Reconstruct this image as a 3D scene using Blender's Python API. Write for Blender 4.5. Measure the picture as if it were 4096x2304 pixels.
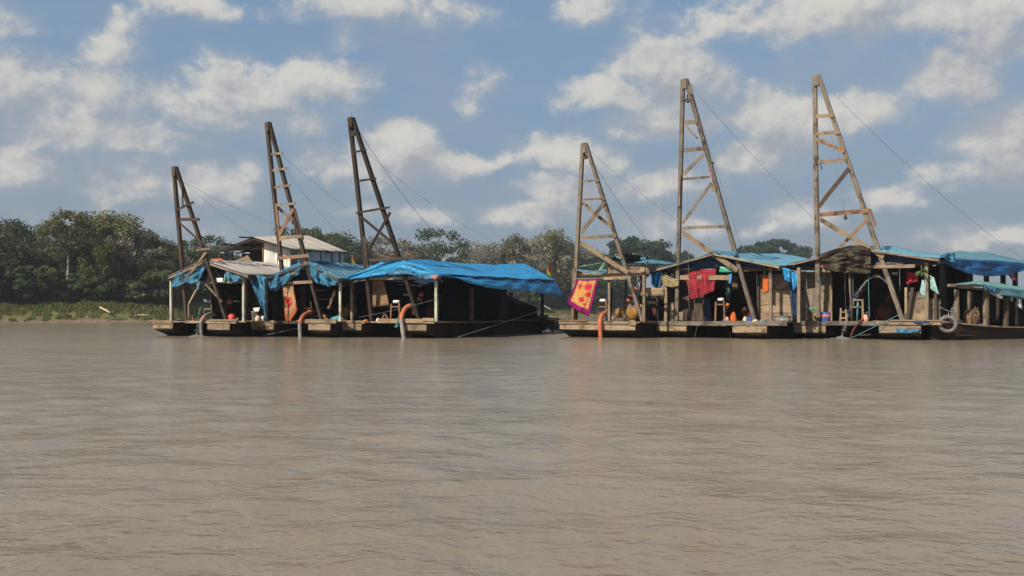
import bpy, bmesh, math, random
from mathutils import Vector, Matrix, noise, Quaternion
R = math.radians
SC = bpy.context.scene
COL = SC.collection
for o in list(bpy.data.objects): bpy.data.objects.remove(o)
random.seed(7)

# ------------------------------------------------------------------ camera, sky, sun, exposure
EYE = 1.08; F = 3400.0; PITCH = math.atan(98 / F)
cam = bpy.data.cameras.new('Camera'); camo = bpy.data.objects.new('Camera', cam); COL.objects.link(camo)
cam.sensor_width = 36; cam.lens = 36 * F / 4096; cam.clip_start = 0.1; cam.clip_end = 9000
camo.location = (0, 0, EYE); camo.rotation_euler = (R(90) + PITCH, 0, 0); SC.camera = camo
SUN_AZ, SUN_EL = 44, 40            # degrees left of straight behind the camera, elevation
SUNV = Vector((-math.sin(R(SUN_AZ)) * math.cos(R(SUN_EL)), -math.cos(R(SUN_AZ)) * math.cos(R(SUN_EL)), math.sin(R(SUN_EL))))
sl = bpy.data.lights.new('Sun', 'SUN'); sl.energy = 4.3; sl.angle = R(0.6); sl.color = (1.0, 0.90, 0.76)
so = bpy.data.objects.new('Sun', sl); COL.objects.link(so); so.rotation_euler = (-SUNV).to_track_quat('-Z', 'Y').to_euler()
SC.view_settings.view_transform = 'Standard'; SC.view_settings.look = 'None'
SC.view_settings.exposure = 0.35; SC.view_settings.gamma = 1.0
SC.render.engine = 'CYCLES'
SC.cycles.max_bounces = 6; SC.cycles.diffuse_bounces = 3; SC.cycles.transparent_max_bounces = 6

def ray(px, py):
    x = (px - 2048) / F; y = (1152 - py) / F
    return Vector((x, math.cos(PITCH) - y * math.sin(PITCH), math.sin(PITCH) + y * math.cos(PITCH)))
E0 = Vector((0, 0, EYE))
def at(px, py, D):
    d = ray(px, py); return E0 + d * (D / d.y)

# ---- node helpers
class NT:
    def __init__(s, tree): s.t = tree; s.n = tree.nodes; s.l = tree.links
    def node(s, typ, **kw):
        n = s.n.new(typ)
        for k, v in kw.items(): setattr(n, k, v)
        return n
    def put(s, sock, v):
        if v is None: return
        if isinstance(v, bpy.types.NodeSocket): s.l.new(v, sock)
        elif isinstance(v, (tuple, list)) and len(v) == 3 and sock.type == 'RGBA': sock.default_value = (*v, 1)
        else: sock.default_value = v
    def math(s, op, a, b=None, c=None, clamp=False):
        n = s.node('ShaderNodeMath', operation=op, use_clamp=clamp)
        for i, v in enumerate((a, b, c)): s.put(n.inputs[i], v)
        return n.outputs[0]
    def vmath(s, op, a, b=None, out=0):
        n = s.node('ShaderNodeVectorMath', operation=op)
        s.put(n.inputs[0], a)
        if b is not None: s.put(n.inputs[3 if op == 'SCALE' else 1], b)
        return n.outputs[out]
    def mix(s, f, a, b, blend='MIX'):
        n = s.node('ShaderNodeMix', data_type='RGBA', blend_type=blend)
        s.put(n.inputs['Factor'], f)
        s.put(n.inputs[6], a); s.put(n.inputs[7], b)
        return n.outputs[2]
    def noise(s, vec, scale, detail=4, rough=0.55, dist=0.0):
        n = s.node('ShaderNodeTexNoise'); s.put(n.inputs['Vector'], vec)
        n.inputs['Scale'].default_value = scale; n.inputs['Detail'].default_value = detail
        n.inputs['Roughness'].default_value = rough; n.inputs['Distortion'].default_value = dist
        return n.outputs[0]
    def ss(s, v, a, b, lo=0.0, hi=1.0):
        n = s.node('ShaderNodeMapRange', interpolation_type='SMOOTHSTEP'); s.put(n.inputs[0], v)
        for i, q in ((1, a), (2, b), (3, lo), (4, hi)): n.inputs[i].default_value = q
        return n.outputs[0]
    def scale3(s, vec, sc):
        return s.vmath('MULTIPLY', vec, sc)

# ---- the sky: Nishita plus cumulus clouds laid out by direction
W = bpy.data.worlds.new('World'); SC.world = W; W.use_nodes = True
SKY_STRENGTH = 0.10
# clouds: pixel x, pixel y (centre), half width, half height, weight
CLOUDS = [(70, 330, 170, 120, 1), (440, 200, 100, 75, .75), (480, 110, 60, 70, .55), (420, 380, 190, 95, .95), (330, 530, 260, 80, 1),
 (640, 390, 90, 60, .8), (1010, 390, 270, 115, 1.15), (1290, 340, 190, 90, 1.0), (1130, 480, 300, 70, .95), (60, 680, 130, 70, .9),
 (560, 740, 160, 80, .95), (800, 760, 220, 70, .85), (1000, 700, 60, 50, .7), (1350, 650, 170, 65, .95), (1590, 600, 130, 85, 1.05), (1770, 640, 150, 55, .85),
 (2640, 230, 150, 95, 1.1), (2500, 380, 170, 60, .95), (2740, 330, 200, 100, 1.0), (2640, 490, 190, 80, 1.05), (2300, 620, 230, 55, .85),
 (2150, 860, 180, 40, .75), (2220, 760, 120, 50, .8), (3060, 440, 120, 100, 1.05), (3000, 640, 190, 70, 1.0), (3250, 500, 200, 75, .9), (3420, 440, 230, 90, 1.05),
 (3760, 300, 190, 80, .95), (3990, 150, 160, 80, .95), (3320, 60, 480, 85, 1.1), (3850, 50, 420, 80, 1.1), (4050, 560, 190, 110, 1.1), (3990, 680, 230, 60, .95),
 (3580, 790, 120, 50, .85), (3160, 860, 130, 40, .7), (2680, 750, 170, 60, .8), (1500, 40, 300, 60, .7), (1400, 150, 70, 50, .55), (1850, 60, 160, 50, .6), (60, 60, 190, 90, .7),
 (800, 10, 200, 40, .7), (3900, 950, 200, 35, .7), (1640, 860, 160, 35, .65), (2800, 905, 240, 35, .6), (620, 900, 200, 30, .5), (2320, 30, 110, 60, .55), (1880, 340, 60, 55, .45)]
def dir_angles(px, py):
    d = ray(px, py).normalized(); return math.atan2(d.x, d.y), math.asin(d.z)
g = bpy.data.node_groups.new('cloud_field', 'ShaderNodeTree')
g.interface.new_socket('Vector', in_out='INPUT', socket_type='NodeSocketVector')
g.interface.new_socket('Field', in_out='OUTPUT', socket_type='NodeSocketFloat')
n = NT(g); gi = n.node('NodeGroupInput'); go = n.node('NodeGroupOutput')
v = gi.outputs[0]
sp = n.node('ShaderNodeSeparateXYZ'); n.put(sp.inputs[0], v)
wob = n.node('ShaderNodeTexNoise'); n.put(wob.inputs[0], v); wob.inputs['Scale'].default_value = 14; wob.inputs['Detail'].default_value = 3
az = n.math('ARCTAN2', sp.outputs[0], sp.outputs[1]); el = n.math('ARCSINE', sp.outputs[2])
cb = n.node('ShaderNodeCombineXYZ'); n.put(cb.inputs[0], az); n.put(cb.inputs[1], el)
wv = n.vmath('SCALE', n.vmath('SUBTRACT', wob.outputs[1], (.5, .5, .5)), 0.045)
pos = n.vmath('ADD', cb.outputs[0], n.vmath('MULTIPLY', wv, (1, 1, 0)))
acc = None
for (px, py, sx, sy, w) in CLOUDS:
    a0, e0 = dir_angles(px, py)
    d = n.vmath('MULTIPLY', n.vmath('SUBTRACT', pos, (a0, e0, 0)), (F / sx / 1.45, F / sy / 1.45, 0))
    ln = n.vmath('LENGTH', d, out=1)
    b = n.math('MULTIPLY_ADD', ln, -w, w)
    acc = b if acc is None else n.math('MAXIMUM', acc, b)
fb = n.noise(n.scale3(v, (1, 1, 1.2)), 9, 10, 0.60, 0.25)
fl = n.noise(n.scale3(v, (1, 1, 2.2)), 3.2, 6, 0.55)
gen = n.ss(fl, 0.52, 0.72, -0.5, 0.9)
outside = n.math('MAXIMUM', n.ss(n.math('ABSOLUTE', az), 0.56, 0.75), n.ss(el, 0.36, 0.48))
gen = n.math('MULTIPLY_ADD', outside, n.math('ADD', gen, 1.0), -1.0)
acc = n.math('MAXIMUM', acc, gen)
fld = n.math('ADD', acc, n.math('MULTIPLY_ADD', fb, 2.7, -1.42))
n.put(go.inputs[0], fld)
n = NT(W.node_tree); n.n.clear()
tc = n.node('ShaderNodeTexCoord'); V = tc.outputs['Generated']
sky = n.node('ShaderNodeTexSky', sky_type='NISHITA', sun_disc=False, sun_elevation=R(SUN_EL), sun_rotation=R(180 + SUN_AZ), air_density=1.0, dust_density=1.2, ozone_density=1.6)
c1 = n.node('ShaderNodeGroup'); c1.node_tree = g; n.put(c1.inputs[0], V)
off = n.vmath('NORMALIZE', n.vmath('ADD', V, (-0.020, 0, 0.034)))
c2 = n.node('ShaderNodeGroup'); c2.node_tree = g; n.put(c2.inputs[0], off)
f1, f2 = c1.outputs[0], c2.outputs[0]
fine1 = n.noise(n.scale3(V, (1, 1, 1.2)), 30, 6, .62)
fine2 = n.noise(n.scale3(n.vmath('ADD', V, (-0.006, 0, 0.010)), (1, 1, 1.2)), 30, 6, .62)
relief = n.math('MULTIPLY', n.math('SUBTRACT', fine1, fine2), 2.6)
lit = n.ss(n.math('ADD', n.math('SUBTRACT', f1, f2), relief), -0.60, 1.45)
dens = n.ss(n.math('DIVIDE', n.math('ADD', f1, 0.30), n.math('MULTIPLY_ADD', lit, -0.80, 1.20)), 0.0, 1.0)
wisp = n.ss(n.noise(n.scale3(V, (1, 1, 3)), 6, 7, 0.6), 0.42, 0.75, 0, 0.38)
sepz = n.node('ShaderNodeSeparateXYZ'); n.put(sepz.inputs[0], V)
up = n.ss(sepz.outputs[2], -0.02, 0.05)
deep = n.ss(f1, 0.25, 1.15)
ccol = n.mix(lit, n.mix(deep, (2.95, 3.15, 3.5), (2.85, 2.95, 3.2)), (5.25, 5.1, 4.75))
skyc = n.mix(1.0, sky.outputs[0], (0.95, 0.97, 1.0), 'MULTIPLY')
haze = n.ss(sepz.outputs[2], 0.0, 0.75, 0.97, 0.25)
skyc = n.mix(haze, skyc, n.mix(n.ss(sepz.outputs[2], 0.02, 0.33), (2.0, 2.45, 2.9), (1.62, 2.52, 3.6)))
base = n.mix(n.math('MULTIPLY', wisp, up), skyc, (2.7, 2.95, 3.3))
full = n.mix(n.math('MULTIPLY', n.math('MULTIPLY', dens, up), 0.93), base, ccol)
bg = n.node('ShaderNodeBackground'); n.put(bg.inputs[0], full); bg.inputs[1].default_value = SKY_STRENGTH
ow = n.node('ShaderNodeOutputWorld'); n.l.new(bg.outputs[0], ow.inputs[0])
W.cycles.sampling_method = 'MANUAL'; W.cycles.sample_map_resolution = 512

# ------------------------------------------------------------------ materials
MATS = {}
def newmat(name):
    m = bpy.data.materials.new(name); m.use_nodes = True; m.node_tree.nodes.clear()
    n = NT(m.node_tree); out = n.node('ShaderNodeOutputMaterial'); MATS[name] = m
    return m, n, out
def principled(n, out, col, rough=0.8, bump=None, bstr=0.3, bdist=0.02, metal=0.0, spec=0.3, trans=0.0, tcol=None):
    p = n.node('ShaderNodeBsdfPrincipled')
    n.put(p.inputs['Base Color'], col); n.put(p.inputs['Roughness'], rough); n.put(p.inputs['Metallic'], metal)
    p.inputs['Specular IOR Level'].default_value = spec
    if bump is not None:
        b = n.node('ShaderNodeBump'); n.put(b.inputs['Height'], bump); b.inputs['Strength'].default_value = bstr; b.inputs['Distance'].default_value = bdist
        n.l.new(b.outputs[0], p.inputs['Normal'])
    sh = p.outputs[0]
    if trans:
        t = n.node('ShaderNodeBsdfTranslucent'); n.put(t.inputs[0], tcol if tcol is not None else col)
        mx = n.node('ShaderNodeMixShader'); mx.inputs[0].default_value = trans
        n.l.new(sh, mx.inputs[1]); n.l.new(t.outputs[0], mx.inputs[2]); sh = mx.outputs[0]
    n.l.new(sh, out.inputs[0]); return p
def wood(name, a, b, dark=(0.05, 0.035, 0.025), wet=0.0):
    m, n, out = newmat(name)
    tc = n.node('ShaderNodeTexCoord'); oi = n.node('ShaderNodeObjectInfo')
    vec = n.vmath('ADD', tc.outputs['Object'], n.vmath('SCALE', n.vmath('ADD', oi.outputs['Location'], (0, 0, 0)), 1.37))
    rv = n.vmath('ADD', vec, n.math('MULTIPLY', oi.outputs['Random'], 37.0))
    gr = n.noise(n.scale3(rv, (14, 14, 0.9)), 2.2, 5, 0.6)
    st = n.noise(rv, 2.3, 5, 0.6)
    c = n.mix(n.ss(gr, 0.3, 0.72), a, b)
    c = n.mix(n.ss(st, 0.47, 0.70, 0, .8), c, dark)
    c = n.mix(1.0, c, n.mix(oi.outputs['Random'], (0.72, 0.72, 0.74), (1.18, 1.12, 1.05)), 'MULTIPLY')
    principled(n, out, c, 0.85, gr, 0.5, 0.01, spec=0.2)
    return m
wood('wood_tan', (0.34, 0.265, 0.175), (0.22, 0.168, 0.115))
wood('wood_grey', (0.26, 0.225, 0.178), (0.145, 0.122, 0.098))
wood('wood_orange', (0.30, 0.185, 0.11), (0.20, 0.125, 0.08))
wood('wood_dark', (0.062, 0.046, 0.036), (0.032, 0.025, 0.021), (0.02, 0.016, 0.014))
wood('wood_brown', (0.115, 0.084, 0.064), (0.062, 0.046, 0.038), (0.04, 0.03, 0.025))
wood('wood_hull', (0.055, 0.036, 0.026), (0.026, 0.020, 0.016), (0.02, 0.02, 0.016))
wood('paint_pale', (0.56, 0.58, 0.46), (0.40, 0.40, 0.31), (0.16, 0.13, 0.09))
wood('paint_white', (0.74, 0.74, 0.68), (0.62, 0.62, 0.58), (0.40, 0.38, 0.33))
wood('paint_blue', (0.42, 0.50, 0.58), (0.34, 0.42, 0.50), (0.24, 0.28, 0.32))
def tarp(name, col, col2, trans=0.22, rough=0.42, sc=3.0):
    m, n, out = newmat(name)
    tc = n.node('ShaderNodeTexCoord'); v = tc.outputs['Object']
    k = n.noise(v, sc, 8, 0.68, 0.8); k2 = n.noise(v, 0.9, 4, 0.6)
    c = n.mix(n.ss(k, 0.35, 0.7), col, col2)
    c = n.mix(n.ss(k2, 0.45, 0.75, 0, .5), c, tuple(q * 0.62 for q in col))
    c = n.mix(n.ss(n.noise(v, 7, 6, .7), 0.66, 0.76, 0, .5), c, (0.42, 0.50, 0.55))
    cr = n.noise(n.scale3(v, (.5, .5, 2.2)), 3.4, 5, .6, 1.2); cr = n.ss(n.math('ABSOLUTE', n.math('SUBTRACT', cr, .5)), 0.0, .045, 1, 0)
    c = n.mix(n.math('MULTIPLY', cr, .38), c, tuple(q * .35 for q in col))  # fold shade put into the colour along the crease lines
    h = n.math('ADD', n.math('MULTIPLY_ADD', cr, -.35, k), n.math('MULTIPLY', n.noise(n.scale3(v, (1, 1, 2.6)), 6, 5, .6), 0.7))
    principled(n, out, c, rough, h, 0.55, 0.05, spec=0.45, trans=trans, tcol=col)
tarp('tarp_blue', (0.028, 0.36, 0.72), (0.06, 0.47, 0.80), 0.28)
tarp('tarp_blue_shaded', (0.010, 0.085, 0.26), (0.025, 0.15, 0.36), 0.12)  # shaded copy of the blue tarp, darkness put into the colour
tarp('tarp_light', (0.045, 0.215, 0.37), (0.095, 0.30, 0.44), 0.22)
tarp('tarp_pale', (0.15, 0.39, 0.50), (0.21, 0.46, 0.55), 0.15, 0.55, 1.4)
tarp('tarp_teal', (0.12, 0.29, 0.36), (0.18, 0.36, 0.42), 0.2, 0.55, 1.2)
tarp('tarp_green', (0.16, 0.40, 0.34), (0.30, 0.55, 0.48), 0.2)
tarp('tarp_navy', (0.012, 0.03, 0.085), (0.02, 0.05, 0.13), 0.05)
tarp('tarp_white', (0.50, 0.56, 0.60), (0.62, 0.66, 0.68), 0.2, 0.6)
def plain(name, col, rough=0.6, metal=0.0, var=0.35, sc=6, col2=None, bstr=0.2, trans=0.0, spec=.35):
    m, n, out = newmat(name)
    tc = n.node('ShaderNodeTexCoord'); k = n.noise(tc.outputs['Object'], sc, 6, 0.62)
    c2 = col2 or tuple(q * (1 - var) for q in col)
    c = n.mix(n.ss(k, 0.38, 0.68), col, c2)
    principled(n, out, c, rough, k, bstr, 0.02, metal, spec, trans)
    return m
plain('hose_orange', (0.50, 0.15, 0.055), 0.55, col2=(0.30, 0.10, 0.06))
plain('hose_grey', (0.30, 0.29, 0.26), 0.6, col2=(0.17, 0.17, 0.15))
plain('hose_black', (0.05, 0.05, 0.05), 0.5)
plain('metal_dark', (0.035, 0.035, 0.036), 0.55, 0.3, col2=(0.06, 0.04, 0.03))
plain('metal_grey', (0.30, 0.30, 0.30), 0.5, 0.6)
plain('rust', (0.10, 0.036, 0.018), 0.85, 0.1, col2=(0.04, 0.022, 0.016))
plain('gold_drum', (0.34, 0.16, 0.028), 0.5, col2=(0.12, 0.055, 0.02))
plain('red_plastic', (0.62, 0.05, 0.03), 0.45)
plain('orange_plastic', (0.80, 0.20, 0.05), 0.5)
plain('blue_plastic', (0.04, 0.13, 0.42), 0.4)
plain('white_plastic', (0.72, 0.72, 0.70), 0.5, var=.15)
plain('cream_plastic', (0.62, 0.52, 0.34), 0.5, var=.2)
plain('pink_plastic', (0.66, 0.32, 0.24), 0.5, var=.2)
plain('rubber', (0.12, 0.115, 0.105), 0.85, col2=(0.22, 0.20, 0.17), sc=9)
plain('tub_grey', (0.17, 0.17, 0.165), 0.6, col2=(0.25, 0.24, 0.22))
plain('rope_teal', (0.10, 0.32, 0.36), 0.8)
plain('rope_pale', (0.45, 0.43, 0.38), 0.8)
plain('wire', (0.22, 0.22, 0.22), 0.7, 0.0)
plain('cloth_red', (0.62, 0.04, 0.06), 0.9, var=.3, trans=.15)
plain('cloth_orange', (0.68, 0.15, 0.03), 0.9, var=.3, trans=.15)
plain('cloth_teal', (0.22, 0.46, 0.44), 0.9, col2=(0.55, 0.66, 0.60), trans=.15)
plain('cloth_dark_teal', (0.04, 0.11, 0.12), 0.9)
plain('cloth_blue', (0.08, 0.33, 0.68), 0.85, trans=.15)
plain('cloth_salmon', (0.60, 0.22, 0.16), 0.9)
plain('leaf_green', (0.085, 0.16, 0.04), 0.6)
plain('thatch', (0.16, 0.135, 0.10), 0.95, col2=(0.08, 0.065, 0.05), sc=20)
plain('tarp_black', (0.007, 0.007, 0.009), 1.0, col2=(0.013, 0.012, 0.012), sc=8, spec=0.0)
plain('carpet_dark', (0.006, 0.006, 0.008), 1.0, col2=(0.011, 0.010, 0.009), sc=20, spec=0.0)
def tin(name, a, b):
    m, n, out = newmat(name)
    tc = n.node('ShaderNodeTexCoord'); oi = n.node('ShaderNodeObjectInfo')
    v = n.vmath('ADD', tc.outputs['Object'], n.math('MULTIPLY', oi.outputs['Random'], 19.0))
    k = n.noise(n.scale3(v, (3, 1, 1)), 1.5, 7, .65)
    c = n.mix(n.ss(k, .3, .7), a, b); c = n.mix(n.ss(n.noise(v, 3, 6, .7), .62, .75, 0, .6), c, (0.22, 0.13, 0.08))
    c = n.mix(1, c, n.mix(oi.outputs['Random'], (.85, .85, .85), (1.08, 1.06, 1.03)), 'MULTIPLY')
    principled(n, out, c, 0.6, k, .2, .02, 0.15, .4)
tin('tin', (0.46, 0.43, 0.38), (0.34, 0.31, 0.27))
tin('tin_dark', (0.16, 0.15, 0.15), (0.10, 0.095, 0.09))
def uvcloth(name, fn, trans=0.25):
    m, n, out = newmat(name)
    tc = n.node('ShaderNodeTexCoord'); uv = tc.outputs['UV']
    c = fn(n, uv); k = n.noise(tc.outputs['Object'], 9, 4, .6)
    principled(n, out, c, 0.9, k, .25, .02, spec=.1, trans=trans)
def spots(n, uv, c, lst, wob=0.06, nsc=9):
    nt = n.node('ShaderNodeTexNoise'); n.put(nt.inputs[0], uv); nt.inputs['Scale'].default_value = nsc; nt.inputs['Detail'].default_value = 3
    p = n.vmath('ADD', uv, n.vmath('SCALE', n.vmath('SUBTRACT', nt.outputs[1], (.5, .5, .5)), wob * 2))
    for (u, w, ru, rv, col) in lst:
        d = n.vmath('LENGTH', n.vmath('MULTIPLY', n.vmath('SUBTRACT', p, (u, w, 0)), (1 / ru, 1 / rv, 0)), out=1)
        c = n.mix(n.ss(d, 0.85, 1.05, 1, 0), c, col)
    return c
def border(n, uv, c, col, bu, b0, b1):
    s = n.node('ShaderNodeSeparateXYZ'); n.put(s.inputs[0], uv)
    d = n.math('ABSOLUTE', n.math('SUBTRACT', s.outputs[0], .5))
    f = n.math('MAXIMUM', n.math('GREATER_THAN', d, .5 - bu), n.math('MAXIMUM', n.math('GREATER_THAN', s.outputs[1], 1 - b0), n.math('LESS_THAN', s.outputs[1], b1)))
    return n.mix(f, c, col)
def rose_yellow(n, uv):
    k = n.noise(uv, 12, 4, .6)
    c = n.mix(n.ss(k, .5, .62), (0.80, 0.44, 0.14), (0.84, 0.54, 0.17))
    leaf = n.noise(uv, 16, 3, .6); zone = n.noise(uv, 4, 2, .5)
    c = n.mix(n.math('MULTIPLY', n.ss(leaf, .56, .62), n.ss(zone, .45, .55)), c, (0.28, 0.26, 0.03))
    pk, rd = (0.80, 0.09, 0.12), (0.70, 0.05, 0.09)
    c = spots(n, uv, c, [(.64, .76, .19, .11, pk), (.28, .74, .09, .11, pk), (.72, .54, .13, .08, pk), (.52, .36, .12, .08, rd), (.70, .26, .06, .05, pk), (.64, .77, .09, .05, rd), (.72, .55, .06, .03, rd)], .035)
    return border(n, uv, c, n.mix(n.ss(n.noise(uv, 18, 3, .6), .55, .65), (0.34, 0.02, 0.17), (0.46, 0.05, 0.15)), .11, .05, .16)
uvcloth('towel_rose_yellow', rose_yellow, .45)
def rose_orange(n, uv):
    q = n.node('ShaderNodeSeparateXYZ'); n.put(q.inputs[0], uv); du = n.math('SUBTRACT', q.outputs[0], .45)
    t = n.math('ADD', n.math('MULTIPLY_ADD', n.math('MULTIPLY', du, du), -.55, q.outputs[1]), n.math('MULTIPLY', n.noise(uv, 5, 3, .5), .08))
    st = n.math('SINE', n.math('MULTIPLY', t, 62.0)); band = n.math('MULTIPLY', n.ss(st, .25, .95), n.ss(n.math('ABSOLUTE', n.math('SUBTRACT', q.outputs[1], .52)), .12, .26))
    c = n.mix(n.ss(q.outputs[1], .05, .34), (0.60, 0.17, 0.06), (0.62, 0.42, 0.25))
    c = n.mix(n.math('MULTIPLY', band, .75), c, (0.30, 0.12, 0.05))
    c = spots(n, uv, c, [(.46, .58, .33, .10, (0.66, 0.08, 0.04)), (.62, .43, .26, .065, (0.66, 0.10, 0.05)), (.46, .58, .17, .05, (0.42, 0.03, 0.03)), (.62, .43, .11, .03, (0.45, 0.04, 0.03))], .02)
    return border(n, uv, c, (0.66, 0.20, 0.07), .05, .02, .04)
uvcloth('towel_rose_orange', rose_orange, .4)
def dotted(n, uv):
    q = n.vmath('FRACTION', n.vmath('ADD', n.scale3(uv, (11, 9, 0)), (.1, .2, 0)))
    d = n.vmath('LENGTH', n.vmath('MULTIPLY', n.vmath('SUBTRACT', q, (.5, .5, 0)), (1, 1.25, 0)), out=1)
    c = n.mix(n.ss(n.noise(uv, 3, 4, .6), .4, .65), (0.40, 0.032, 0.05), (0.28, 0.022, 0.04))
    return n.mix(n.ss(d, .13, .19, 1, 0), c, (0.52, 0.26, 0.27))
uvcloth('cloth_dotted', dotted, .3)
def striped(n, uv):
    s = n.node('ShaderNodeTexWave', wave_type='BANDS', bands_direction='Y'); n.put(s.inputs[0], uv); s.inputs['Scale'].default_value = 1.6; s.inputs['Distortion'].default_value = 1.2
    return n.mix(n.ss(s.outputs[1], .35, .5), (0.17, 0.12, 0.09), (0.48, 0.40, 0.20))
uvcloth('cloth_striped', striped)
def camo(n, uv):
    k = n.noise(n.scale3(uv, (1, 2.6, 1)), 2.6, 2, .5, .9)
    return n.mix(n.ss(k, .46, .51), n.mix(n.ss(n.noise(uv, 5, 3, .6), .4, .6), (0.10, 0.076, 0.056), (0.075, 0.064, 0.042)), (0.018, 0.014, 0.013))
uvcloth('cloth_camo', camo, .05)
def flagmat(n, uv):
    s = n.node('ShaderNodeSeparateXYZ'); n.put(s.inputs[0], uv)
    c = n.mix(n.math('GREATER_THAN', s.outputs[1], .34), (0.02, 0.16, 0.07), (0.42, 0.34, 0.04))
    return n.mix(n.math('GREATER_THAN', s.outputs[1], .67), c, (0.28, 0.03, 0.02))
uvcloth('flag_cloth', flagmat, .3)
def banner(n, uv):
    c = n.mix(n.ss(n.noise(uv, 4, 3, .6), .4, .6), (0.03, 0.32, 0.17), (0.05, 0.40, 0.24))
    return spots(n, uv, c, [(.42, .80, .40, .13, (.55, .68, .60)), (.45, .42, .26, .06, (.35, .58, .45))], .05)
uvcloth('banner_green', banner, .1)
def foliage(name, a, b, c3, trans=0.42):
    m, n, out = newmat(name)
    ge = n.node('ShaderNodeNewGeometry'); tc = n.node('ShaderNodeTexCoord'); oi = n.node('ShaderNodeObjectInfo')
    k = n.noise(tc.outputs['Object'], 0.45, 3, .6)
    c = n.mix(ge.outputs['Random Per Island'], a, b)
    c = n.mix(n.ss(k, .48, .68, 0, .75), c, c3)
    c = n.mix(1, c, n.mix(oi.outputs['Random'], (.75, .78, .8), (1.2, 1.15, 1.05)), 'MULTIPLY')
    principled(n, out, c, 0.65, spec=.2, trans=trans)
foliage('leaves_dark', (0.036, 0.058, 0.026), (0.070, 0.098, 0.042), (0.095, 0.110, 0.048))
foliage('leaves_mid', (0.058, 0.084, 0.036), (0.115, 0.138, 0.058), (0.165, 0.155, 0.075))
foliage('leaves_olive', (0.0986, 0.116, 0.0493), (0.1668, 0.174, 0.0783), (0.2175, 0.1812, 0.0957))
foliage('leaves_dry', (0.1688, 0.1323, 0.0918), (0.2633, 0.2093, 0.1458), (0.1755, 0.1418, 0.081), .25)
foliage('leaves_grey', (0.1755, 0.1688, 0.1283), (0.2565, 0.2362, 0.1823), (0.162, 0.1755, 0.1013), .25)
foliage('leaves_lime', (0.085, 0.125, 0.032), (0.14, 0.175, 0.05), (0.07, 0.11, 0.03))
foliage('leaves_far', (0.0312, 0.0552, 0.0336), (0.054, 0.0864, 0.0504), (0.048, 0.0744, 0.0432))
foliage('grass_blades', (0.085, 0.115, 0.030), (0.165, 0.175, 0.055), (0.19, 0.14, 0.075), .3)
plain('bark_pale', (0.42, 0.36, 0.28), .9, col2=(0.24, 0.20, 0.155), sc=3)
plain('bark_dark', (0.11, 0.088, 0.066), .9, col2=(0.06, 0.05, 0.04), sc=3)
plain('drift', (0.55, 0.46, 0.33), .9, col2=(0.36, 0.29, 0.2), sc=3)
def earthmat():
    m, n, out = newmat('earth')
    tc = n.node('ShaderNodeTexCoord'); p = tc.outputs['Object']; s = n.node('ShaderNodeSeparateXYZ'); n.put(s.inputs[0], p)
    k = n.noise(p, .35, 7, .65); k2 = n.noise(p, 2.2, 5, .6)
    grass = n.mix(n.ss(k2, .35, .65), (0.085, 0.105, 0.03), (0.15, 0.145, 0.05))
    mud = n.mix(n.ss(k2, .4, .6), (0.21, 0.15, 0.095), (0.14, 0.10, 0.068))
    hgt = n.math('ADD', s.outputs[2], n.math('MULTIPLY_ADD', k, 1.6, -.8))
    c = n.mix(n.ss(hgt, .25, .6), mud, grass)
    principled(n, out, c, .95, k2, .6, .15, spec=.1)
earthmat()
def watermat():
    m, n, out = newmat('river_water')
    tc = n.node('ShaderNodeTexCoord'); p = tc.outputs['Object']
    a = n.noise(n.scale3(p, (.72, 1.0, 1)), 1.15, 4, .5, .3)
    b = n.noise(n.scale3(p, (.75, 1.1, 1)), 4.2, 4, .55, .5)
    c_ = n.noise(n.scale3(p, (.8, 1.2, 1)), 13, 3, .5)
    big = n.ss(n.noise(n.scale3(p, (.5, 1, 1)), .09, 3, .5), .3, .7, .55, 1.25)
    h = n.math('ADD', n.math('MULTIPLY', a, .060), n.math('ADD', n.math('MULTIPLY', b, .034), n.math('MULTIPLY', c_, .014)))
    h = n.math('MULTIPLY', h, big)
    silt = n.mix(n.ss(n.noise(p, .12, 5, .6), .35, .65), (0.222, 0.176, 0.116), (0.256, 0.210, 0.146))
    pr = principled(n, out, silt, 0.15, h, 1.0, 1.0, spec=.5)
    pr.inputs['IOR'].default_value = 1.33
watermat()
def foammat():
    m, n, out = newmat('spray')
    p = principled(n, out, (0.55, 0.56, 0.56), .3, spec=.5, trans=.45)
foammat()

# ------------------------------------------------------------------ object helpers
def link(name, me, parent=None, mat=None):
    o = bpy.data.objects.new(name, me); COL.objects.link(o)
    if parent is not None: o.parent = parent
    if mat and me is not None and not me.materials: me.materials.append(MATS[mat])
    return o
def tag(o, label=None, cat=None, group=None, kind=None):
    for k, v in (('label', label), ('category', cat), ('group', group), ('kind', kind)):
        if v: o[k] = v
    return o
def empty(name, loc=(0, 0, 0), rz=0, label=None, cat=None, group=None):
    o = bpy.data.objects.new(name, None); COL.objects.link(o); o.empty_display_size = .3
    o.location = loc; o.rotation_euler = (0, 0, rz); return tag(o, label, cat, group)
def mesh(name, vs, fs, smooth=False, uvs=None):
    me = bpy.data.meshes.new(name); me.from_pydata([tuple(v) for v in vs], [], fs)
    if smooth: me.polygons.foreach_set('use_smooth', [True] * len(me.polygons))
    if uvs:
        ul = me.uv_layers.new(); ul.data.foreach_set('uv', [c for l in me.loops for c in uvs[l.vertex_index]])
    me.update(); return me
BOXF = [(0, 3, 2, 1), (4, 5, 6, 7), (0, 1, 5, 4), (1, 2, 6, 5), (2, 3, 7, 6), (3, 0, 4, 7)]
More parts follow.
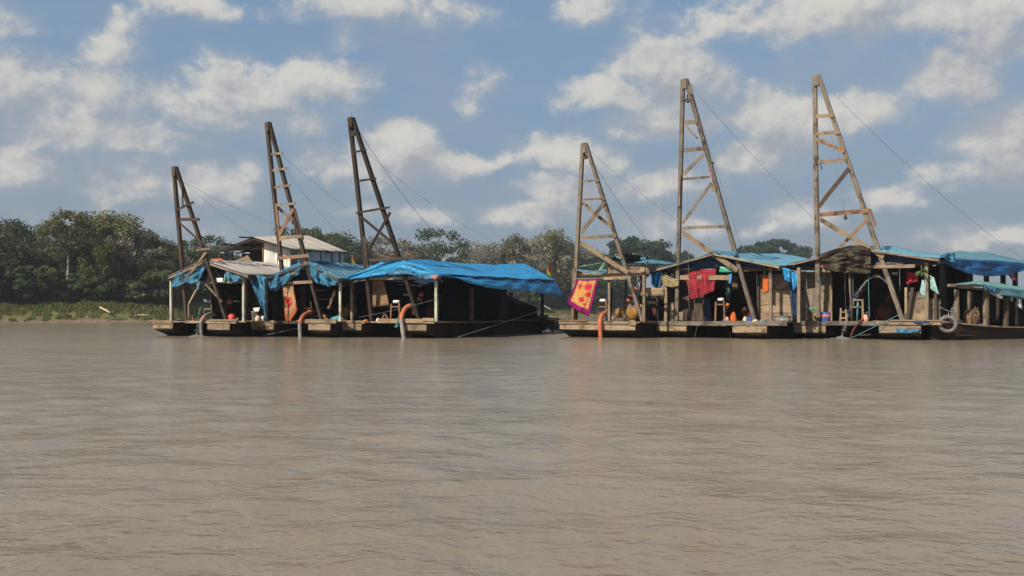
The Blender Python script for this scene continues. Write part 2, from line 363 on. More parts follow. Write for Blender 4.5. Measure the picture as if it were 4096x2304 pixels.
def beam(name, p, q, w, d, mat, parent=None, rough=.12, normal=None):
    """a sawn timber from p to q; local z runs along it, w across, d deep"""
    p, q = Vector(p), Vector(q); L = (q - p).length; z = (q - p).normalized()
    nrm = Vector(normal) if normal else Vector((0, 1, 0))
    y = nrm - z * nrm.dot(z)
    if y.length < 1e-3: y = Vector((1, 0, 0)) - z * z.x
    y.normalize(); x = y.cross(z)
    vs = []; N = 3; fs = []
    for i in range(N + 1):
        t = i / N; j = lambda s: 1 + random.uniform(-rough, rough) * s
        ox, oy = (random.uniform(-.06, .06) * w * (0 < i < N) for _ in (0, 1))
        for sx, sy in ((-1, -1), (1, -1), (1, 1), (-1, 1)):
            vs.append((sx * w / 2 * j(.6) + ox, sy * d / 2 * j(.6) + oy, -L / 2 + L * t))
        if i:
            b = 4 * i
            for k in range(4): fs.append((b - 4 + k, b - 4 + (k + 1) % 4, b + (k + 1) % 4, b + k))
    fs += [(3, 2, 1, 0), (4 * N, 4 * N + 1, 4 * N + 2, 4 * N + 3)]
    o = link(name, mesh(name, vs, fs), parent, mat)
    M = Matrix((x, y, z)).transposed().to_4x4(); M.translation = (p + q) / 2; o.matrix_basis = M
    return o
def box(name, c, s, mat, parent=None, rz=0, taper=1.0):
    c = Vector(c); x, y, z = (k / 2 for k in s)
    vs = [(-x, -y, -z), (x, -y, -z), (x, y, -z), (-x, y, -z)] + [(sx * x * taper, sy * y * taper, z) for sx, sy in ((-1, -1), (1, -1), (1, 1), (-1, 1))]
    me = mesh(name, vs, BOXF); bm = bmesh.new(); bm.from_mesh(me)
    bmesh.ops.bevel(bm, geom=bm.edges[:], offset=min(s) * .08, segments=1, affect='EDGES'); bm.to_mesh(me); bm.free()
    o = link(name, me, parent, mat); o.location = c; o.rotation_euler = (0, 0, rz); return o
def tube_geo(pts, rs, seg=8, cap=True, rings=0, ringamp=.12):
    pts = [Vector(p) for p in pts]
    if not isinstance(rs, (list, tuple)): rs = [rs] * len(pts)
    vs, fs = [], []; prev = None
    for i, p in enumerate(pts):
        t = (pts[min(i + 1, len(pts) - 1)] - pts[max(i - 1, 0)]).normalized()
        if prev is None:
            a = Vector((0, 0, 1)) if abs(t.z) < .9 else Vector((1, 0, 0)); x = (a - t * a.dot(t)).normalized()
        else: x = (prev - t * prev.dot(t)).normalized()
        prev = x; y = t.cross(x)
        for k in range(seg):
            an = 2 * math.pi * k / seg; vs.append(p + (x * math.cos(an) + y * math.sin(an)) * rs[i])
        if i:
            b = i * seg
            for k in range(seg): fs.append((b - seg + k, b - seg + (k + 1) % seg, b + (k + 1) % seg, b + k))
    if cap: fs += [tuple(range(seg - 1, -1, -1)), tuple(range((len(pts) - 1) * seg, len(pts) * seg))]
    return vs, fs
def tube(name, pts, rs, mat, parent=None, seg=8, cap=True):
    vs, fs = tube_geo(pts, rs, seg, cap); return link(name, mesh(name, vs, fs, True), parent, mat)
def smooth_path(pts, n=8):
    P = [Vector(p) for p in pts]; out = []
    for i in range(len(P) - 1):
        p0, p1, p2, p3 = P[max(i - 1, 0)], P[i], P[i + 1], P[min(i + 2, len(P) - 1)]
        for k in range(n):
            t = k / n
            out.append(.5 * ((2 * p1) + (p2 - p0) * t + (2 * p0 - 5 * p1 + 4 * p2 - p3) * t * t + (3 * p1 - p0 - 3 * p2 + p3) * t ** 3))
    return out + [P[-1]]
def lathe(name, prof, mat, parent=None, loc=(0, 0, 0), seg=18, axis='z', rz=0):
    vs, fs = [], []
    for i, (r, z) in enumerate(prof):
        for k in range(seg):
            a = 2 * math.pi * k / seg; vs.append((r * math.cos(a), r * math.sin(a), z))
        if i:
            b = i * seg
            for k in range(seg): fs.append((b - seg + k, b - seg + (k + 1) % seg, b + (k + 1) % seg, b + k))
    o = link(name, mesh(name, vs, fs, True), parent, mat); o.location = loc
    o.rotation_euler = (0, 0, rz) if axis == 'z' else (R(90), 0, rz) if axis == 'y' else (0, R(90), rz)
    return o
def lerp_poly(P, t):
    x = t * (len(P) - 1); i = min(int(x), len(P) - 2); f = x - i
    return tuple(a + (b - a) * f for a, b in zip(P[i], P[i + 1]))
def nz(*a): return noise.noise(Vector(a))

class Raft:
    """a frame with u along the bow (to the viewer's right), v aft, z up; pixels are turned into points on its planes"""
    def __init__(s, px, D, yaw, name='dredge_raft', label=None, cat='dredge', group=None):
        s.a = R(yaw); x = (px - 2048) / F * D
        s.O = Vector((x, D, 0)); s.u = Vector((math.cos(s.a), -math.sin(s.a), 0)); s.v = Vector((math.sin(s.a), math.cos(s.a), 0))
        s.root = empty(name, s.O, -s.a, label, cat, group); s.deck = .70; s.px0 = px
    def loc(s, P): d = P - s.O; return Vector((d.dot(s.u), d.dot(s.v), P.z))
    def hit(s, px, py, p0, nn):
        d = ray(px, py); dl = Vector((d.dot(s.u), d.dot(s.v), d.z)); e = s.loc(E0)
        return e + dl * ((Vector(p0) - e).dot(Vector(nn)) / dl.dot(Vector(nn)))
    def f(s, px, py, v=0.0): return s.hit(px, py, (0, v, 0), (0, 1, 0))
    def side(s, px, py, u): return s.hit(px, py, (u, 0, 0), (1, 0, 0))
    def w(s, L): L = Vector(L); return s.O + s.u * L.x + s.v * L.y + Vector((0, 0, L.z))
    def child_at(s, name, L, label, cat, group=None, rz=0):
        return empty(name, s.w(L), -s.a + rz, label, cat, group)
    def bm(s, name, a, b, v=0., w=.1, d=.08, mat='wood_tan', parent=None, v2=None):
        return beam(name, s.f(*a, v), s.f(*b, v if v2 is None else v2), w, d, mat, parent or s.root)
    def post(s, px, ytop, v, w=.1, mat='wood_tan', ybot=None, name='post', z0=None):
        b = s.f(px, 1281, v); t = s.f(px, ytop, v); z = s.deck if z0 is None else z0
        return beam(name, (b.x, b.y, z), (t.x, t.y, t.z), w, w, mat, s.root)

def drape(name, R_, top, bot, v, mat, parent=None, nu=18, nv=10, amp=.06, fold=5, v2=None, label=None, thick=.012, plane=None, seed=0, world=False, rag=.0):
    """hanging cloth between two pixel polylines on a plane of the raft, folded in depth; real thickness"""
    vs, uvs, fs = [], [], []
    for j in range(nv + 1):
        for i in range(nu + 1):
            t, s_ = i / nu, j / nv
            a, b = lerp_poly(top, t), lerp_poly(bot, t)
            px, py = (a[k] + (b[k] - a[k]) * s_ for k in (0, 1))
            if rag and s_ > .6: py += rag * (s_ - .6) * 2.5 * nz(t * 9, seed, 3.1)
            dd = amp * (math.sin(t * fold * 6.28 + seed + 1.3 * nz(t * 4, s_ * 2, seed)) * (.35 + .65 * s_) + 1.1 * nz(t * 5, s_ * 4, seed + 5) + .5 * nz(t * 14, s_ * 11, seed))
            vv = v + ((v2 if v2 is not None else v) - v) * s_ + dd
            P = R_.f(px, py, vv) if plane is None else R_.side(px, py, plane + dd)
            vs.append(R_.w(P) if world else P); uvs.append((t, 1 - s_))
    for j in range(nv):
        for i in range(nu):
            q = j * (nu + 1) + i; fs.append((q, q + 1, q + nu + 2, q + nu + 1))
    if world:
        c = Vector((sum(p.x for p in vs) / len(vs), sum(p.y for p in vs) / len(vs), min(p.z for p in vs))); vs = [p - c for p in vs]
    o = link(name, mesh(name, vs, fs, True, uvs), parent, mat)
    if world: o.location = c
    md = o.modifiers.new('thickness', 'SOLIDIFY'); md.thickness = thick
    return o
def cloth(name, R_, top, bot, v, mat, label, cat, group=None, **kw):
    return tag(drape(name, R_, top, bot, v, mat, world=True, **kw), label, cat, group)
def sheet(name, A, B, C, D_, mat, parent, nu=16, nv=16, amp=.05, seed=0, thick=.015, sag=0.0, waves=0, fr=1.0):
    """a roof surface: A ridge front, B eave front, C eave back, D ridge back (local points)"""
    A, B, C, D_ = map(Vector, (A, B, C, D_)); nn = (B - A).cross(D_ - A).normalized()
    if nn.z < 0: nn = -nn
    vs, fs, uvs = [], [], []
    for j in range(nv + 1):
        for i in range(nu + 1):
            s_, t = i / nu, j / nv
            P = A.lerp(B, s_).lerp(D_.lerp(C, s_), t)
            h = amp * (1.2 * nz(s_ * 2.5 * fr, t * 3.5 * fr, seed) + .6 * nz(s_ * 6 * fr, t * 8 * fr, seed + 3) + .3 * nz(s_ * 14, t * 18, seed + 7)) - sag * math.sin(math.pi * s_) * (0.6 + .4 * math.sin(t * 9))
            if waves: h += .022 * math.sin(t * waves * 6.28)
            vs.append(P + nn * h); uvs.append((s_, t))
    for j in range(nv):
        for i in range(nu):
            q = j * (nu + 1) + i; fs.append((q, q + 1, q + nu + 2, q + nu + 1))
    o = link(name, mesh(name, vs, fs, True, uvs), parent, mat)
    md = o.modifiers.new('thickness', 'SOLIDIFY'); md.thickness = thick
    return o
def tin_slope(A, B, C, D_, parent, n, mat='tin', seed=0):
    A, B, C, D_ = map(Vector, (A, B, C, D_))
    for k in range(n):
        t0, t1 = k / n - .02 * (k > 0), (k + 1) / n; up = Vector((0, 0, .012 * (k % 2) + random.uniform(0, .01)))
        e = random.uniform(0, .07)
        dB, dC = (B - A).normalized() * e, (C - D_).normalized() * e
        sheet('roof_sheet', A.lerp(D_, t0) + up, B.lerp(C, t0) + up + dB, B.lerp(C, t1) + up + dC, A.lerp(D_, t1) + up, mat, parent, 5, 28, .012, seed + k, .006, waves=7)

def hull(rf, u0, u1, L, zt, name='hull', rake=1.5, zb=-.22, lip=.34, stern=0.0, mat='wood_hull', front=.0, planks=2, tmat='wood_tan'):
    """a scow pontoon: raked flat bow, plank sides"""
    prof = [(0, zt), (0, zt - lip), (rake, zb), (L - 1.2, zb), (L, zt - .45 + stern), (L, zt + stern), (L * .75, zt + stern * .45), (L * .5, zt)]
    vs = [(u, front + a, b) for u in (u0, u1) for a, b in prof]; m = len(prof)
    fs = [tuple(range(m)), tuple(range(2 * m - 1, m - 1, -1))] + [(i, i + m, (i + 1) % m + m, (i + 1) % m) for i in range(m)]
    me = mesh(name, vs, fs); bm = bmesh.new(); bm.from_mesh(me); bmesh.ops.recalc_face_normals(bm, faces=bm.faces); bm.to_mesh(me); bm.free()
    h = link(name, me, rf.root, mat)
    dz = lip / planks
    for k in range(planks):
        z = zt - dz * (k + .5)
        beam('bow_plank', (u0 - .01 - random.uniform(0, .04), front - .025, z), (u1 + .01 + random.uniform(0, .04), front - .025, z), dz - .012, .05, tmat, h)
    for k in range(3):      # raked bottom planks
        t0, t1 = k / 3, (k + 1) / 3
        a, b = (t0 + t1) / 2, (t1 - t0)
        y, z = front + rake * a - .02, zt - lip + (zb - zt + lip) * a - .02
        ln = math.hypot(rake, zb - zt + lip) * b
        beam('rake_plank', (u0 + .01, y, z), (u1 - .01, y, z), ln - .015, .04, 'wood_hull', h, normal=(0, zb - zt + lip, -rake))
    for sd, uu in ((-1, u0), (1, u1)):
        for k in range(3):  # side strakes
            z = zt - .05 - .2 * k
            beam('strake', (uu + sd * .02, front + .25 + .38 * k, z), (uu + sd * .02, front + L - .3, z + stern * .3), .185, .035, 'wood_hull', h, normal=(1, 0, 0))
    return h
def deck(rf, u0, u1, v0, v1, n=8, mat='wood_tan'):
    for v in (1.9, 3.6, 5.6): beam('underdeck_blocker', (u0 + .2, v, .27), (u1 - .1, v, .27), .74, .10, 'wood_hull', rf.root)  # added dark boards that block the bright view under the deck
    w = (u1 - u0) / n
    for k in range(n):
        u = u0 + w * (k + .5); z = rf.deck - .03 + random.uniform(-.006, .006)
        beam('deck_plank', (u, v0 + random.uniform(-.06, .03), z), (u, v1, z), w - .015, .05, mat, rf.root, normal=(0, 0, 1))
def plane3(rf, a, b, c):
    return a, (b - a).cross(c - a)
def derrick(rf, top, bl, br, rungs, vb=.35, lean=1.6, w=.14, mat='wood_grey', tops=None, head=.40):
    """A-frame gin pole leaning forward over the bow, traced on its own slanted plane"""
    L, Rr = rf.f(*bl, vb), rf.f(*br, vb); L.z = Rr.z = rf.deck; mid = (L + Rr) / 2
    vt, best = vb, 1e9
    for k in range(0, 61):
        v = vb - lean * k / 60; T = rf.f(*top, v)
        if abs(T.x - mid.x) < best: best, vt = abs(T.x - mid.x), v
    T = rf.f(*top, vt); p0, nn = L, (Rr - L).cross(T - L).normalized()
    if nn.y > 0: nn = -nn
    g = lambda q, o=0.0: rf.hit(q[0], q[1], Vector(p0) + nn * o, nn)
    hd = T + Vector((0, 0, -head * .5))
    dk = beam('derrick', T + Vector((0, 0, .02)) + nn * .02, T + Vector((0.02, 0, -head)) + nn * .02, w * 1.25, w * 1.05, mat, rf.root, normal=nn)
    inv = dk.matrix_basis.inverted()
    def sub(o): m = inv @ o.matrix_basis; o.parent = dk; o.matrix_basis = m; return o
    for base, sd in ((L, -1), (Rr, 1)):
        tp = T + Vector((sd * w * .45, 0, 0))
        sub(beam('leg', base, tp, w, w * 1.05, mat, None, .1, normal=nn))
    for r in rungs:
        a, b, ww = r[0], r[1], r[2]; m2 = r[3] if len(r) > 3 else mat; nm = r[4] if len(r) > 4 else ('rung' if abs(a[1] - b[1]) < 28 else 'brace')
        o = (w * .5 + .035) * (1 if len(r) < 6 else r[5])
        sub(beam(nm, g(a, o), g(b, o), ww, .05, m2, None, .1, normal=nn))
    return dict(T=T, g=g, sub=sub, obj=dk, vt=vt, n=nn)
def rope(name, rf, pts, r, mat, parent=None, sag=0.0, n=14):
    """cable through local points with sag"""
    P = []
    for a, b in zip(pts[:-1], pts[1:]):
        a, b = Vector(a), Vector(b)
        for k in range(n): t = k / n; P.append(a.lerp(b, t) - Vector((0, 0, sag * 4 * t * (1 - t))))
    P.append(Vector(pts[-1])); return tube(name, P, r, mat, parent or rf.root, 5)
def pulley(rf, d, q, r=.11):
    P = d['g'](q, .02)
    vs, fs = tube_geo([P + Vector((0, -.05, 0)), P + Vector((0, .05, 0))], r, 12)
    o = link('pulley', mesh('pulley', vs, fs, False), None, 'metal_dark'); d['sub'](o)
    vs, fs = tube_geo([P + Vector((0, 0, r * .5)), P + Vector((0, 0, r * 2.6))], .03, 6)
    d['sub'](link('hook', mesh('hook', vs, fs), None, 'metal_dark'))
def stand(rf, l, r, rung, v, label, roller=None, mat='wood_orange', group='hose stands on the decks', w=.075, extra=()):
    """the little two-legged frame the suction hose is tied to: l and r are (x, ytop)"""
    c = rf.f((l[0] + r[0]) / 2, 1280, v); c.z = rf.deck
    e = rf.child_at('hose_stand', c, label, 'stand', group)
    def q(px, py, dv=0): P = rf.f(px, py, v + dv); return P - c
    for (x, yt) in (l, r):
        b = q(x - (3 if x == l[0] else -3), 1280); b.z = 0; t = q(x, yt); beam('upright', b, t, w, w, mat, e)
    for y in rung: beam('crossbar', q(l[0], y, -.03) , q(r[0], y, -.03), w * .9, .05, mat, e)
    if roller: tube('roller', [q(roller[0] - 11, roller[1]), q(roller[0] + 11, roller[1])], .07, 'white_plastic', e, 10)
    for b in (0,):
        b1, b2 = q(r[0], r[1] + 30), q(r[0], 1278, .55); b2.z = 0; beam('back_stay', b1, b2, w * .8, w * .8, mat, e)
    return e
def engine(rf, L, label, mat='metal_dark', s=1.0, accent='rust', group='pump engines under the roofs'):
    """diesel pump set: block, sump rails, flywheel, radiator, exhaust, centrifugal pump"""
    e = rf.child_at('pump_engine', L, label, 'engine', group)
    for u in (-.3, .3): beam('skid', (u * s, -.75 * s, .05), (u * s, .75 * s, .05), .12, .1, 'wood_dark', e)
    box('block', (0, .1 * s, .42 * s), (.55 * s, .95 * s, .6 * s), mat, e)
    box('cylinder_head', (0, .1 * s, .8 * s), (.4 * s, .85 * s, .16 * s), mat, e)
    box('radiator', (0, .72 * s, .6 * s), (.7 * s, .14 * s, .8 * s), 'metal_dark', e)
    lathe('flywheel', [(.001, -.05), (.30 * s, -.05), (.33 * s, 0), (.30 * s, .05), (.001, .05)], accent, e, (0, -.46 * s, .45 * s), 20, 'y')
    lathe('pump_housing', [(.001, -.12 * s), (.2 * s, -.12 * s), (.31 * s, -.04 * s), (.31 * s, .06 * s), (.2 * s, .12 * s), (.001, .12 * s)], accent, e, (-.15 * s, -.75 * s, .36 * s), 20, 'y')
    tube('exhaust_pipe', smooth_path([(.2 * s, .2 * s, .85 * s), (.25 * s, .2 * s, 1.1 * s), (.27 * s, .25 * s, 1.45 * s)], 5), .045, 'rust', e)
    tube('air_intake', [(-.15 * s, 0, .86 * s), (-.15 * s, 0, 1.12 * s)], [.11 * s, .09 * s], 'metal_dark', e, 12)
    return e
def hose(rf, pts, r, mat, label, collar=None, low=None, group='suction hoses over the bows', ribbed=False):
    """pts: (px, py, v); a suction hose arching over the bow into the river"""
    P = [rf.w(rf.f(x, y, v)) for x, y, v in pts]; c = P[0].copy(); c.z = rf.deck
    e = empty('suction_hose', c, 0, label, 'hose', group)
    path = smooth_path([p - c for p in P], 10)
    rr = [r * (1.12 if ribbed and i % 2 else 1.0) for i in range(len(path))]
    k = len(path) if low is None else int(len(path) * low)
    tube('hose_body', path[:k + 1], rr[:k + 1], mat, e, 10)
    if low is not None: tube('intake_pipe', path[k:], [r * .95] * (len(path) - k), 'hose_grey', e, 10)
    for cc in (collar or []):
        i = int(len(path) * cc); i = min(max(i, 1), len(path) - 2)
        tube('clamp', [path[i - 1].lerp(path[i], .3), path[i], path[i].lerp(path[i + 1], .7)], r * 1.3, 'hose_orange', e, 10)
    return e
def standpipe(rf, a, b, v, label, r=.09, v2=None, mat='hose_orange', rings=5):
    A, B = rf.f(*a, v), rf.f(*b, v if v2 is None else v2)
    c = rf.w(A); e = empty('riser_pipe', c, -rf.a, label, 'pipe', 'orange riser pipes inside the dredges')
    q = B - A; tube('pipe', [(0, 0, 0), q], r, mat, e, 10)
    for k in range(rings):
        t = (k + .5) / rings; d = q.normalized() * .05
        tube('coupling', [q * t - d, q * t + d], r * 1.35, mat if k % 2 else 'rust', e, 10)
    return e

# ------------------------------------------------------------------ the river and its bank
def river():
    """one sheet to the horizon; the near part carries real ripples"""
    ys = [-40.0, -10.0, 0.5]; y = 2.2
    while y < 60: ys.append(y); y *= 1.011
    while y < 6000: ys.append(y); y *= 1.35
    xs = []; k = 0.0
    while k < 6: xs.append(k); k += .055
    while k < 40: xs.append(k); k *= 1.016
    while k < 6000: xs.append(k); k *= 1.4
    xs = sorted(set([-q for q in xs] + xs))
    vs, fs = [], []
    for b in ys:
        fade = min(1, max(0, (b - 1.5) / 2)) * min(1, max(0, (34 - b) / 22))
        for a in xs:
            h = 0.0
            if fade > 0 and abs(a) < 30:
                h = fade * (  .026 * nz(a * .95, b * 1.2, 1.0) + .016 * nz(a * 2.4 + 5, b * 2.9, 4.2) + .004 * nz(a * 4, b * 7.5, 8.0))
            vs.append((a, b, h))
    m = len(xs)
    for j in range(len(ys) - 1):
        for i in range(m - 1): q = j * m + i; fs.append((q, q + 1, q + m + 1, q + m))
    tag(link('water', mesh('water', vs, fs, True), None, 'river_water'), kind='structure')
river()
SHORE = [(-2600, 76), (-900, 84), (0, 90), (650, 95), (1000, 112), (1500, 150), (2000, 186), (2300, 205), (3000, 262), (3700, 330), (4300, 420), (6200, 600)]
def shoreD(px):
    for (a, A), (b, B) in zip(SHORE[:-1], SHORE[1:]):
        if px <= b or (b, B) == SHORE[-1]: return A + (B - A) * (px - a) / (b - a)
def land_z(px, t):
    """height of the bank t metres behind the water's edge"""
    w = 3.2 * nz(px * .004, 2.2, 0) + 1.2 * nz(px * .02, 7, 0)
    k = max(0.0, min(1.0, (t + w * .5) / 9.5)); h = 2.25 * (k * k * (3 - 2 * k)) + .25 * nz(px * .012, t * .25, 5)
    return -.6 if t < -.5 else h * min(1, max(0, (t + .5) / 2)) - .25 + .25 * min(1, max(0, t / 1.5))
def ground():
    ts = [-3, -.6, 0, .5, 1, 1.7, 2.5, 3.5, 4.5, 6, 8, 10, 13, 18, 30, 60, 200, 1500]
    pxs = [-2600 + 30 * i for i in range(294)]
    vs, fs = [], []
    for t in ts:
        for p in pxs:
            D = shoreD(p) + t; x = (p - 2048) / F * D; vs.append((x, D, land_z(p, t)))
    m = len(pxs)
    for j in range(len(ts) - 1):
        for i in range(m - 1): q = j * m + i; fs.append((q, q + 1, q + m + 1, q + m))
    tag(link('riverbank', mesh('riverbank', vs, fs, True), None, 'earth'), kind='structure')
ground()
def on_bank(px, t):
    D = shoreD(px) + t; return Vector(((px - 2048) / F * D, D, land_z(px, t)))
def grass():
    rnd = random.Random(3); vs, fs = [], []
    for k in range(26000):
        px = rnd.uniform(-150, 4300) if k % 3 else rnd.uniform(-100, 760); t = rnd.uniform(1.6, 15)
        cl = nz(px * .03, t * .5, 9)
        if t < 4 + 3 * nz(px * .02, 1, 3) and cl < .05: continue
        P = on_bank(px, t); h = rnd.uniform(.10, .34) * (1.5 if cl > .25 else 1)
        for j in range(3):
            a = rnd.uniform(0, 6.28); d = Vector((math.cos(a), math.sin(a), 0)); w = rnd.uniform(.05, .12)
            o = P + Vector((rnd.uniform(-.25, .25), rnd.uniform(-.25, .25), -.05)); b = len(vs)
            vs += [o - d * w, o + d * w, o + Vector((rnd.uniform(-.2, .2), rnd.uniform(-.2, .2), h))]; fs.append((b, b + 1, b + 2))
    tag(link('grass', mesh('grass', vs, fs), None, 'grass_blades'), 'tall green and yellow grass on the sloping riverbank', 'grass', kind='stuff')
grass()
# ---- trees
def tree_meshes(kind, H, seed, leafm, barkm, dens=1.0, ls=.21):
    """trunk with limbs, crown of leaf clumps spread through an envelope"""
    rnd = random.Random(seed); V3 = Vector
    env = {'round': (.60, .36, .38), 'umbrella': (.80, .62, .20), 'tall': (.78, .26, .23), 'vine': (.52, .24, .48), 'open': (.68, .34, .30), 'dry': (.66, .38, .32), 'bush': (.50, .62, .48), 'dome': (.66, .62, .34)}[kind]
    cz, rx, rz_ = (q * H for q in env)
    tv, tf = [], []
    def add(pts, rs, seg=6):
        a, b = tube_geo(pts, rs, seg); o = len(tv); tv.extend(a); tf.extend(tuple(i + o for i in f) for f in b)
    r0 = H * ({'bush': .012, 'tall': .0125}.get(kind, .018))
    fork = cz - rz_ * (.75 if kind not in ('open', 'dry', 'umbrella') else .9)
    fork = max(fork, H * .12)
    bend = V3((rnd.uniform(-.04, .04) * H * (2 if kind == 'tall' else 1), rnd.uniform(-.04, .04) * H, 0))
    add([V3((0, 0, -.3)), V3((0, 0, fork * .5)) + bend * .5, V3((0, 0, fork)) + bend, V3((0, 0, cz)) + bend * 1.3], [r0 * 1.5, r0 * 1.05, r0 * .85, r0 * .4], 8)
    ncl = int({'round': 46, 'umbrella': 48, 'tall': 30, 'vine': 48, 'open': 24, 'dry': 26, 'bush': 26, 'dome': 62}[kind])
    cl = []
    for k in range(ncl):
        for _ in range(20):
            p = V3((rnd.gauss(0, 1), rnd.gauss(0, 1), rnd.gauss(0, 1))).normalized() * rnd.uniform(.45, 1.0) ** .6
            if kind in ('umbrella', 'dome') and p.z < -.25: continue
            break
        wob = 1 + .28 * nz(p.x * 1.7, p.y * 1.7 + seed, p.z * 1.7)
        c = V3((p.x * rx * wob, p.y * rx * wob, cz + p.z * rz_ * wob)); c.z = max(c.z, H * .06)
        cl.append((c, rnd.uniform(.10, .19) * H * (1.0 if kind not in ('umbrella', 'tall', 'open', 'dry') else .72)))
    for i, (c, r) in enumerate(cl):
        if kind == 'vine' and i % 2: continue
        s = V3((0, 0, rnd.uniform(fork * .85, max(fork, min(cz, c.z * .8 + .1))))) + bend
        m = s.lerp(c, .5) + V3((0, 0, rnd.uniform(-.02, .06) * H))
        q = rnd.uniform(.25, .5) * r0
        add([s, m, c], [q, q * .7, q * .28], 5)
        if kind in ('dry', 'open'):
            for t in range(7 if kind == 'dry' else 3):
                e = c + V3((rnd.gauss(0, 1), rnd.gauss(0, 1), rnd.gauss(.2, .8))) * r * .75; m2 = m.lerp(c, rnd.uniform(.2, .9))
                add([m2, m2.lerp(e, .5) + V3((0, 0, .1)), e], [q * .35, q * .22, q * .1], 4)
    lv, lf = [], []
    per = int({'round': 290, 'umbrella': 140, 'tall': 280, 'vine': 290, 'open': 200, 'dry': 110, 'bush': 190, 'dome': 170}[kind] * dens)
    for (c, r) in cl:
        fl = .75 if kind not in ('umbrella', 'dome') else .5
        nn = int(per * rnd.uniform(.6, 1.25))
        for k in range(nn):
            p = V3((rnd.gauss(0, 1), rnd.gauss(0, 1), rnd.gauss(0, 1))).normalized()
            q = c + V3((p.x, p.y, p.z * fl)) * r * (rnd.random() ** .45)
            if kind == 'vine': q.z -= rnd.random() ** 2 * H * .14
            if q.z < .05: continue
            nr = (p * .8 + V3((rnd.gauss(0, .6), rnd.gauss(0, .6), rnd.gauss(.5, .5)))).normalized()
            x = nr.orthogonal().normalized(); x.rotate(Quaternion(nr, rnd.uniform(0, 6.28))); y = nr.cross(x)
            a = ls * rnd.uniform(.6, 1.35); b = a * rnd.uniform(.45, .8); o = len(lv)
            lv.extend((q - x * a, q + y * b, q + x * a, q - y * b)); lf.append((o, o + 1, o + 2, o + 3))
    tm = mesh('trunk', tv, tf, True); tm.materials.append(MATS[barkm])
    cm = mesh('crown', lv, lf); cm.materials.append(MATS[leafm])
    return tm, cm, H
PROTO = {
 'round_a': tree_meshes('round', 12, 1, 'leaves_mid', 'bark_dark'), 'round_b': tree_meshes('round', 12, 2, 'leaves_dark', 'bark_dark'),
 'round_c': tree_meshes('round', 12, 3, 'leaves_olive', 'bark_pale', .8), 'vine_a': tree_meshes('vine', 12, 4, 'leaves_mid', 'bark_dark'),
 'vine_b': tree_meshes('vine', 12, 5, 'leaves_dark', 'bark_dark'), 'vine_c': tree_meshes('vine', 12, 15, 'leaves_olive', 'bark_dark', .9),
 'tall_a': tree_meshes('tall', 13, 6, 'leaves_olive', 'bark_pale', .55), 'open_a': tree_meshes('open', 13, 7, 'leaves_dark', 'bark_pale', .7),
 'dry_a': tree_meshes('dry', 12, 8, 'leaves_grey', 'bark_pale', .7), 'dry_b': tree_meshes('dry', 12, 9, 'leaves_dry', 'bark_pale', .9),
 'dry_c': tree_meshes('dry', 12, 19, 'leaves_grey', 'bark_pale', .45), 'dome': tree_meshes('dome', 16, 10, 'leaves_far', 'bark_dark', 1.5, .36),
 'umbrella': tree_meshes('umbrella', 16, 11, 'leaves_far', 'bark_dark', 1.2, .34), 'bush_a': tree_meshes('bush', 3, 12, 'leaves_mid', 'bark_dark', .8, .17),
 'bush_b': tree_meshes('bush', 3, 13, 'leaves_dark', 'bark_dark', .8, .17), 'bush_c': tree_meshes('bush', 3, 14, 'leaves_lime', 'bark_dark', .6, .17),
 'round_lime': tree_meshes('round', 10, 16, 'leaves_lime', 'bark_dark', .7)}
LBL = {'round_a': 'mid green round-crowned tree in the riverbank forest', 'round_b': 'dark green round-crowned tree in the riverbank forest', 'round_c': 'olive brown round-crowned tree in the riverbank forest',
 'vine_a': 'mid green tree hung with vines down to the bank', 'vine_b': 'dark green tree hung with vines down to the bank', 'vine_c': 'olive tree hung with vines down to the bank',
 'tall_a': 'narrow olive tree with pale trunk on the bank', 'open_a': 'open-crowned dark tree with pale limbs above the forest', 'dry_a': 'half-bare grey tree with pale branches on the bank',
 'dry_b': 'dry brown-leaved tree on the riverbank', 'dry_c': 'nearly leafless grey tree with twiggy branches on the bank', 'dome': 'broad dark dome-shaped tree behind the dredge roofs',
 'umbrella': 'flat-topped dark umbrella tree beyond the pale blue roof', 'bush_a': 'mid green bush at the foot of the forest', 'bush_b': 'dark green bush at the foot of the forest', 'bush_c': 'lime green bush at the foot of the forest',
 'round_lime': 'small lime green tree among darker trees'}
used_proto = set()
rt = random.Random(21)
def tree(kind, px, t, top=None, sx=1.0, h=None, label=None, group=True):
    tm, cm, H = PROTO[kind]; P = on_bank(px, t)
    if top is not None: h = (EYE + (ray(px, top).z / ray(px, top).y) * P.y) - P.z
    s = h / H; nm = 'bush' if kind.startswith('bush') else 'tree'
    e = empty(nm, P, rt.uniform(0, 6.28), label or LBL[kind], nm, None if label else (('bushes: ' if nm == 'bush' else 'trees: ') + LBL[kind]))
    e.scale = (s * sx, s * sx, s)
    c = link('trunk', tm, e); c = link('crown', cm, e); return e
# near forest on the bend of the bank (traced along its skyline)
tree('vine_b', 30, 24, 868, 1.1); tree('dry_b', 75, 13, 948, 1.0); tree('round_b', 95, 20, 880, .8, label='dark leafy tree with pale forked limbs at the edge of the forest')
tree('vine_a', 190, 15, 955, 1.0); tree('tall_a', 268, 9.0, 846, .95, label='tall tree with pale straight trunk standing clear of the forest')
tree('round_c', 372, 18, 868, .85, label='large olive crown rising highest above the forest'); tree('round_c', 448, 16, 864, 1.05); tree('dry_a', 530, 14, 905, 1.0); tree('round_c', 570, 17, 930, .9); tree('dry_b', 470, 12, 968, .9)
tree('round_a', 615, 18, 962, 1.1); tree('vine_c', 690, 16, 985, 1.2); tree('open_a', 745, 12, 952, .8); tree('round_a', 790, 20, 985, 1.0); tree('open_a', 850, 18, 935, .85); tree('dry_b', 885, 24, 968, .9)
tree('round_lime', 395, 9, 955, .7)
